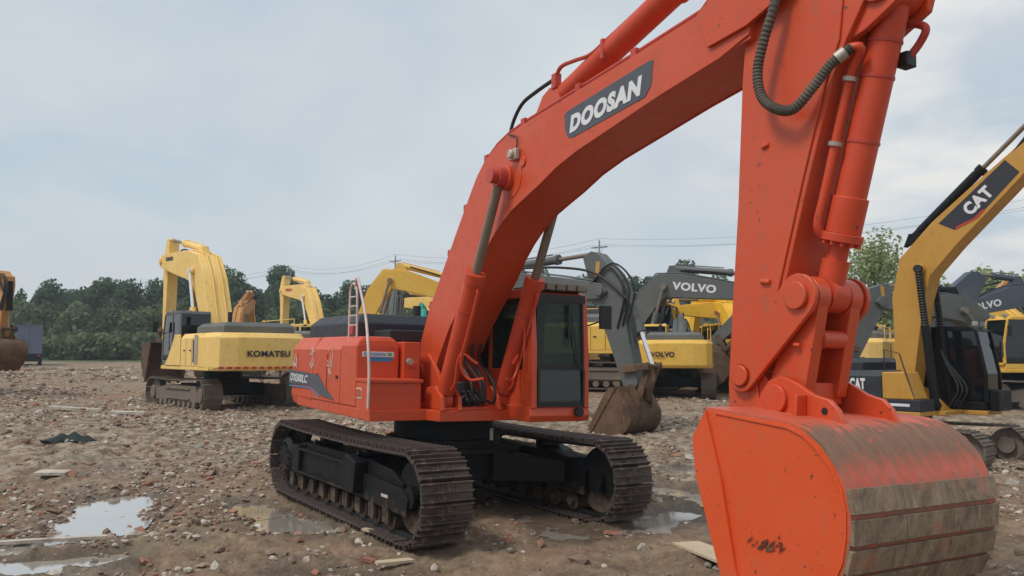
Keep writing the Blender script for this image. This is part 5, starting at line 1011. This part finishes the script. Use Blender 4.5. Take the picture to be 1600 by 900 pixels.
while xx < 100:   # the far wood as single trees
    y = 128 + g.uniform(-6, 8); px = 800 + 1249 * xx / y
    sc = .99 + .07 * math.sin(xx * .11) + g.uniform(-.07, .07)
    if 10 < px < 62: sc *= .70
    if px > 1150: sc *= 0.78
    if px < 15: sc *= .6
    px = 800 + 1249 * xx / y; rg = ('left of the box truck' if px < 10 else 'between the box truck and the pale yellow excavator' if px < 250 else 'behind the pale yellow excavator' if px < 430 else 'behind the yellow booms and the dark engine hood' if px < 690
         else 'behind the orange boom and cab' if px < 930 else 'behind the grey lettered boom' if px < 1160 else 'behind the orange stick and the ochre boom' if px < 1500 else 'beyond the right edge machines')
    hs_ = 'tall dark green tree' if sc > .98 else 'lower dark green tree'; tree(*kinds[g.randrange(7)], xx, y, hs_ + ' ' + rg, hs_ + 's ' + rg, sc)
    xx += g.uniform(1.2, 2.2)
me, mb = tree_parts(9.5, 2.0, 77, 900, low=.45, nb=8); tree(me, mesh_of(mb, M['bark']), -72.5, 118, 'thin lone tree rising above the low trees at the far left', None, 1.0)
me, mb = tree_parts(6.5, 3.2, 60, 4200, 'leaf_mid', .24, .06, 14); me2, mb2 = tree_parts(6.0, 3.6, 61, 4200, 'leaf_mid', .24, .06, 14)
sk = [(me, mesh_of(mb, M['bark'])), (me2, mesh_of(mb2, M['bark']))]; xx = -92.0
while xx < 92:
    yb = 108 + g.uniform(-4, 5); px = 800 + 1249 * xx / yb; rg = ('at the far left edge' if px < 60 else 'between the box truck and the pale yellow excavator' if px < 250 else 'behind the pale yellow excavator' if px < 430 else 'behind the dark engine hood' if px < 690 else 'behind the orange cab and boom' if px < 930 else 'behind the grey machines in the middle' if px < 1160 else 'behind the machines on the right')
    tree(*sk[g.randrange(2)], xx, yb, 'round bushy tree low ' + rg, 'bushy trees ' + rg, g.uniform(.85, 1.15), 'bushy_tree'); xx += g.uniform(1.9, 3.0)
me, mb = tree_parts(9.6, 3.1, 90, 5200, 'leaf_pale', .13, .3, 22); tree(me, mesh_of(mb, M['bark']), 24.6, 54, 'leafy pale green tree behind the ochre boom', None, 1.0)
me, mb = tree_parts(8.6, 3.4, 91, 3200, 'leaf_pale', .24, .3, 14); tm = mesh_of(mb, M['bark'])
for k, (x, y) in enumerate(((47, 78), (53, 80), (41, 79))): tree(me, tm, x, y, 'pale green tree showing above the slate boom at the right edge', 'pale trees at the right edge', 1.0 + .05 * k)
def undergrowth():
    g = np.random.default_rng(8); n = 30000; x = g.uniform(-95, 95, n); y = g.uniform(94, 102, n); hh = 2.2 + 1.6 * (vnoise(x * .15, y * .15, 31) + .5) + vnoise(x * .6, y * .6, 32); z = gz(x, y) + g.uniform(0, 1, n) * hh
    c = np.stack([x, y, z], 1); nr = g.normal(size=(n, 3)) + [0, -.6, .5]; nr /= np.linalg.norm(nr, axis=1)[:, None]; u = np.cross(nr, g.normal(size=(n, 3))); u /= np.linalg.norm(u, axis=1)[:, None]; v = np.cross(nr, u); s = g.uniform(.15, .4, n)[:, None]
    q = np.stack([c - u * s - v * s, c + u * s - v * s * .6, c + u * s + v * s, c - u * s * .5 + v * s], 1).reshape(-1, 3)
    me = bpy.data.meshes.new('undergrowth'); me.from_pydata(q.tolist(), [], np.arange(n * 4).reshape(-1, 4).tolist()); me.materials.append(M['leaf_mid']); o = bpy.data.objects.new('undergrowth', me); C.objects.link(o)
    tag(o, 'low scrub and brambles along the foot of the trees', 'undergrowth', kind='stuff')
undergrowth()

# ------------------------------------------------------------------ rubble
def stone_geo(seed, flat=.6):
    bm = bmesh.new(); bmesh.ops.create_icosphere(bm, subdivisions=1, radius=1); g = random.Random(seed)
    ax = [g.uniform(.6, 1.2), g.uniform(.5, 1.0), g.uniform(.35, .8) * flat / .6]
    cuts = [Vector((g.gauss(0, 1), g.gauss(0, 1), g.gauss(0, 1))).normalized() for _ in range(5)]
    for v in bm.verts:
        p = v.co * g.uniform(.85, 1.12)
        for c in cuts:
            dd = p.dot(c) - .62
            if dd > 0: p -= c * dd
        v.co = Vector((p.x * ax[0], p.y * ax[1], p.z * ax[2]))
    bm.normal_update(); vs = np.array([v.co[:] for v in bm.verts]); fs = np.array([[v.index for v in f.verts] for f in bm.faces]); bm.free(); return vs, fs
GEO = [stone_geo(100 + k) for k in range(10)]
def stone_mat(name, stops, obj=True):
    m, t, b = mat_base(name); co = obj_co(t)
    if obj: src = N(t, 'ShaderNodeObjectInfo').outputs['Random']
    else: at_ = N(t, 'ShaderNodeAttribute', attribute_name='kind_value'); src = at_.outputs['Fac']
    r = ramp(t, src, stops); r.color_ramp.interpolation = 'CONSTANT' if not obj else 'LINEAR'
    c = mixc(t, math2(t, 'MULTIPLY', gray(t, noise(t, co, 5 if obj else 9, 5), .45, .7), .6), r.outputs[0], (0.17, 0.12, 0.085)); t.links.new(c, b.inputs['Base Color']); b.inputs['Roughness'].default_value = .88; return m
M['s_grey'] = stone_mat('concrete_rubble', [(0, (.26, .23, .19)), (1, (.46, .42, .36))]); M['s_brick'] = stone_mat('brick_rubble', [(0, (.26, .10, .065)), (1, (.38, .18, .12))]); M['s_brown'] = stone_mat('brown_stone', [(0, (.16, .11, .08)), (1, (.30, .22, .16))]); M['s_pale'] = stone_mat('pale_plaster_rubble', [(0, (.42, .36, .30)), (1, (.60, .54, .46))])
M['s_mix'] = stone_mat('mixed_rubble', [(0, (.20, .14, .10)), (.32, (.30, .22, .165)), (.55, (.38, .32, .26)), (.72, (.28, .12, .08)), (.84, (.50, .44, .37)), (.95, (.66, .60, .52))], False)
def blocked(x, y):
    u = (x - MX) * .567 - (y - MY) * .824; v = (x - MX) * .824 + (y - MY) * .567
    if abs(u) < 3.0 and 1.1 < abs(v) < 2.0: return True
    if math.hypot(x - 3.0, y - 6.2) < 1.1: return True
    return False
ICOV = [(0, 0, -1), (.72, -.53, -.45), (-.28, -.85, -.45), (-.89, 0, -.45), (-.28, .85, -.45), (.72, .53, -.45), (.28, -.85, .45), (-.72, -.53, .45), (-.72, .53, .45), (.28, .85, .45), (.89, 0, .45), (0, 0, 1)]
def rubble_pieces():
    g = random.Random(21); meshes = {}
    for kd in ('s_grey', 's_brick', 's_brown', 's_pale'):
        for k in range(5):
            if kd == 's_brick':
                r0 = g.uniform(.35, 1); mb = MB(); v = [(x * .12 * r0 + g.uniform(-.012, .012), y * .058 + g.uniform(-.006, .006), z * .028 + g.uniform(-.004, .004)) for z in (-1, 1) for (x, y) in ((-1, -1), (1, -1), (1, 1), (-1, 1))]
                me = bpy.data.meshes.new('brick'); me.from_pydata([tuple(c * 8 for c in p) for p in v], [], [(0, 3, 2, 1), (4, 5, 6, 7), (0, 1, 5, 4), (1, 2, 6, 5), (2, 3, 7, 6), (3, 0, 4, 7)])
            else:
                vs, fs = GEO[k + (5 if kd != 's_grey' else 0)]; me = bpy.data.meshes.new('stone'); me.from_pydata(vs.tolist(), [], fs.tolist())
            me.materials.append(M[kd]); meshes[(kd, k)] = me
    nm = {'s_grey': ('concrete_chunk', 'concrete chunk', 'grey broken concrete chunk'), 's_brick': ('brick_fragment', 'brick', 'reddish broken brick'), 's_brown': ('stone', 'stone', 'brown muddy stone'), 's_pale': ('plaster_lump', 'rubble', 'pale plaster lump')}
    done = 0; n = 0
    while done < 285 and n < 5000:
        n += 1; y = 7.6 + 17 * g.random() ** 1.5; px = g.uniform(5, 1595); x = (px - 800) / 1249 * y
        if blocked(x, y) or (px > 1100 and y < 8.5): continue
        z = gzf(x, y)
        if x > -2 and g.random() < .45: continue
        kd = g.choices(['s_grey', 's_brick', 's_brown', 's_pale'], [4, 3, 5, 2.0])[0]; s = g.uniform(.05, .105) * (1 + max(0, y - 9) * .055)
        if g.random() < .12: s *= 1.5
        o = bpy.data.objects.new(nm[kd][0], meshes[(kd, g.randrange(5))]); C.objects.link(o); o.location = (x, y, z + s * .12); o.scale = (s, s * g.uniform(.8, 1.2), s * g.uniform(.7, 1.0)); o.rotation_euler = (g.uniform(-.5, .5), g.uniform(-.5, .5), g.uniform(0, 6.28))
        small = 'small ' if s < .095 else ''
        if y > 16: reg = 'on the rubble bank further back'
        elif px < 420: reg = 'in the left foreground near the long puddle'
        elif px < 740: reg = 'in the foreground beside the near crawler track'
        elif px < 1110: reg = 'in the mud between the orange excavator and its bucket'
        else: reg = 'on the ground to the right of the bucket'
        tag(o, small + nm[kd][2] + ' lying ' + reg, nm[kd][1], small + nm[kd][2] + 's ' + reg); done += 1
rubble_pieces()
def rubble_stuff():
    g = np.random.default_rng(4); n = 60000; y = 6.5 + 62 * g.random(n) ** 1.9; x = y * g.uniform(-.72, .72, n)
    dens = vnoise(x * .5, y * .5, 41) + .6 * vnoise(x * 1.6, y * 1.6, 42) + .25 * (x < -1)
    keep = dens > -0.03 + .28 * g.random(n)
    u = (x - MX) * .567 - (y - MY) * .824; v = (x - MX) * .824 + (y - MY) * .567
    keep &= ~((np.abs(u) < 3.0) & (np.abs(v) > 1.1) & (np.abs(v) < 2.0)) & (np.hypot(x - 3.0, y - 6.2) > 1.1)
    for (a, b, r) in PUDDLES:
        ax, ay = a; bx, by = b; t = np.clip(((x - ax) * (bx - ax) + (y - ay) * (by - ay)) / ((bx - ax) ** 2 + (by - ay) ** 2), 0, 1); keep &= np.hypot(x - ax - t * (bx - ax), y - ay - t * (by - ay)) > r * .8
    x, y = x[keep], y[keep]; n = len(x); z = gz(x, y); s = g.uniform(.014, .042, n) * (1 + np.clip(y - 9, 0, 60) * .045) * np.where(g.random(n) < .08, 1.9, 1)
    IC = np.array(ICOV); IF = np.array([(0, 1, 2), (1, 0, 5), (0, 2, 3), (0, 3, 4), (0, 4, 5), (1, 5, 10), (2, 1, 6), (3, 2, 7), (4, 3, 8), (5, 4, 9), (1, 10, 6), (2, 6, 7), (3, 7, 8), (4, 8, 9), (5, 9, 10), (6, 10, 11), (7, 6, 11), (8, 7, 11), (9, 8, 11), (10, 9, 11)])
    sc = np.stack([g.uniform(.7, 1.5, n), g.uniform(.6, 1.1, n), g.uniform(.3, .8, n)], 1) * s[:, None]
    P = IC[None] * (1 + g.uniform(-.22, .22, (n, 12, 1))) * sc[:, None, :]; a = g.uniform(0, 2 * PI, n); ca, sa = np.cos(a)[:, None], np.sin(a)[:, None]
    X = P[:, :, 0] * ca - P[:, :, 1] * sa + x[:, None]; Y = P[:, :, 0] * sa + P[:, :, 1] * ca + y[:, None]; Z = P[:, :, 2] + P[:, :, 0] * g.uniform(-.3, .3, (n, 1)) + z[:, None] + s[:, None] * .12
    V = np.stack([X, Y, Z], 2).reshape(-1, 3); F = (IF[None] + 12 * np.arange(n)[:, None, None]).reshape(-1, 3)
    me = bpy.data.meshes.new('gravel_rubble'); me.from_pydata(V.tolist(), [], F.tolist()); at_ = me.attributes.new('kind_value', 'FLOAT', 'POINT'); at_.data.foreach_set('value', np.repeat(g.random(n), 12).astype(np.float32)); me.materials.append(M['s_mix'])
    o = bpy.data.objects.new('gravel_rubble', me); C.objects.link(o); tag(o, 'small mixed gravel and brick crumbs scattered over the muddy ground', 'rubble', kind='stuff')
rubble_stuff()
# single pieces of litter
M['wood'] = paint('pale_plywood', (0.50, 0.38, 0.25), .8, fade=(.56, .45, .32), dirt_amt=.5, scale=3); M['cloth'] = plain('dark_green_cloth', (0.012, 0.022, 0.022), .9, 0, .4)
def board(label, x, y, L_, W_, rz, th=.03, mat='wood', tilt=(0.03, .04), dz=.05, name='wooden_board', cat='board'):
    mb = MB(); mb.add([(-L_ / 2, -W_ / 2, 0), (L_ / 2, -W_ / 2 * .9, 0), (L_ / 2 * .93, W_ / 2, 0), (-L_ / 2 * .96, W_ / 2 * .95, 0), (-L_ / 2, -W_ / 2, th), (L_ / 2, -W_ / 2 * .9, th), (L_ / 2 * .93, W_ / 2, th), (-L_ / 2 * .96, W_ / 2 * .95, th)], [(0, 3, 2, 1), (4, 5, 6, 7), (0, 1, 5, 4), (1, 2, 6, 5), (2, 3, 7, 6), (3, 0, 4, 7)])
    o = mb.build(name, M[mat]); o.location = (x, y, gzf(x, y) + dz); o.rotation_euler = (tilt[0], tilt[1], R(rz)); tag(o, label, cat); return o
board('pale plywood board lying on the mud left of the bucket', 2.42, 9.75, 1.5, .42, 105, dz=.04)
board('short pale plank in front of the near crawler track', -1.35, 9.45, .45, .12, 30)
board('narrow weathered plank beside the near crawler track end', -1.75, 10.85, .6, .08, -35)
board('long pale concrete strip on the rubble at the far left', -13.8, 25.5, 1.9, .35, -12, .08, 's_pale', name='concrete_strip', cat='concrete')
board('pale flat slab on the mud behind the long puddle', -8.75, 15.5, .55, .4, 10, .05, 's_pale', name='concrete_slab', cat='concrete')
board('long pale strip of timber running along the left puddle', -6.3, 10.5, 2.2, .10, 28, .04, 's_pale')
board('pale slab half buried behind the left bank', -11.5, 24.2, 1.0, .35, 8, .07, 's_pale', name='concrete_slab', cat='concrete')
def cloth_heap():
    n = 15; vs = []
    for j in range(n):
        for i in range(n * 2):
            u, v = i / (2 * n - 1) * 2 - 1, j / (n - 1) * 2 - 1; x, y = u * .55, v * .30; hgt = .13 * max(0, 1 - (u * u + v * v)) + .05 * math.sin(u * 9 + v * 5) * (1 - abs(u)) + .03 * math.sin(v * 14 + u * 3); vs.append((x, y, hgt))
    mb = MB(); mb.add(vs, [(j * 2 * n + i, j * 2 * n + i + 1, (j + 1) * 2 * n + i + 1, (j + 1) * 2 * n + i) for j in range(n - 1) for i in range(2 * n - 1)], True); o = mb.build('discarded_tarp', M['cloth'])
    m_ = o.modifiers.new('solid', 'SOLIDIFY'); m_.thickness = .02; o.location = (-9.9, 18.2, gzf(-9.9, 18.2) - .02); o.rotation_euler = (0, 0, -.2); tag(o, 'crumpled dark green tarp lying on the rubble at the left', 'tarp')
cloth_heap()

# ------------------------------------------------------------------ the air of a humid overcast day
def haze():
    mb = MB(); mb.box(-420, 420, -60, 420, -1.5, 45); m = bpy.data.materials.new('humid_air'); m.use_nodes = True; t = m.node_tree; t.nodes.clear()
    v = N(t, 'ShaderNodeVolumePrincipled'); v.inputs['Color'].default_value = (.86, .92, 1, 1); v.inputs['Density'].default_value = 0.0008; v.inputs['Anisotropy'].default_value = .3
    o_ = N(t, 'ShaderNodeOutputMaterial'); t.links.new(v.outputs[0], o_.inputs['Volume']); o = mb.build('haze', m); o['kind'] = 'stuff'; o['label'] = 'thin humid haze over the whole yard'; o.display_type = 'WIRE'
haze()
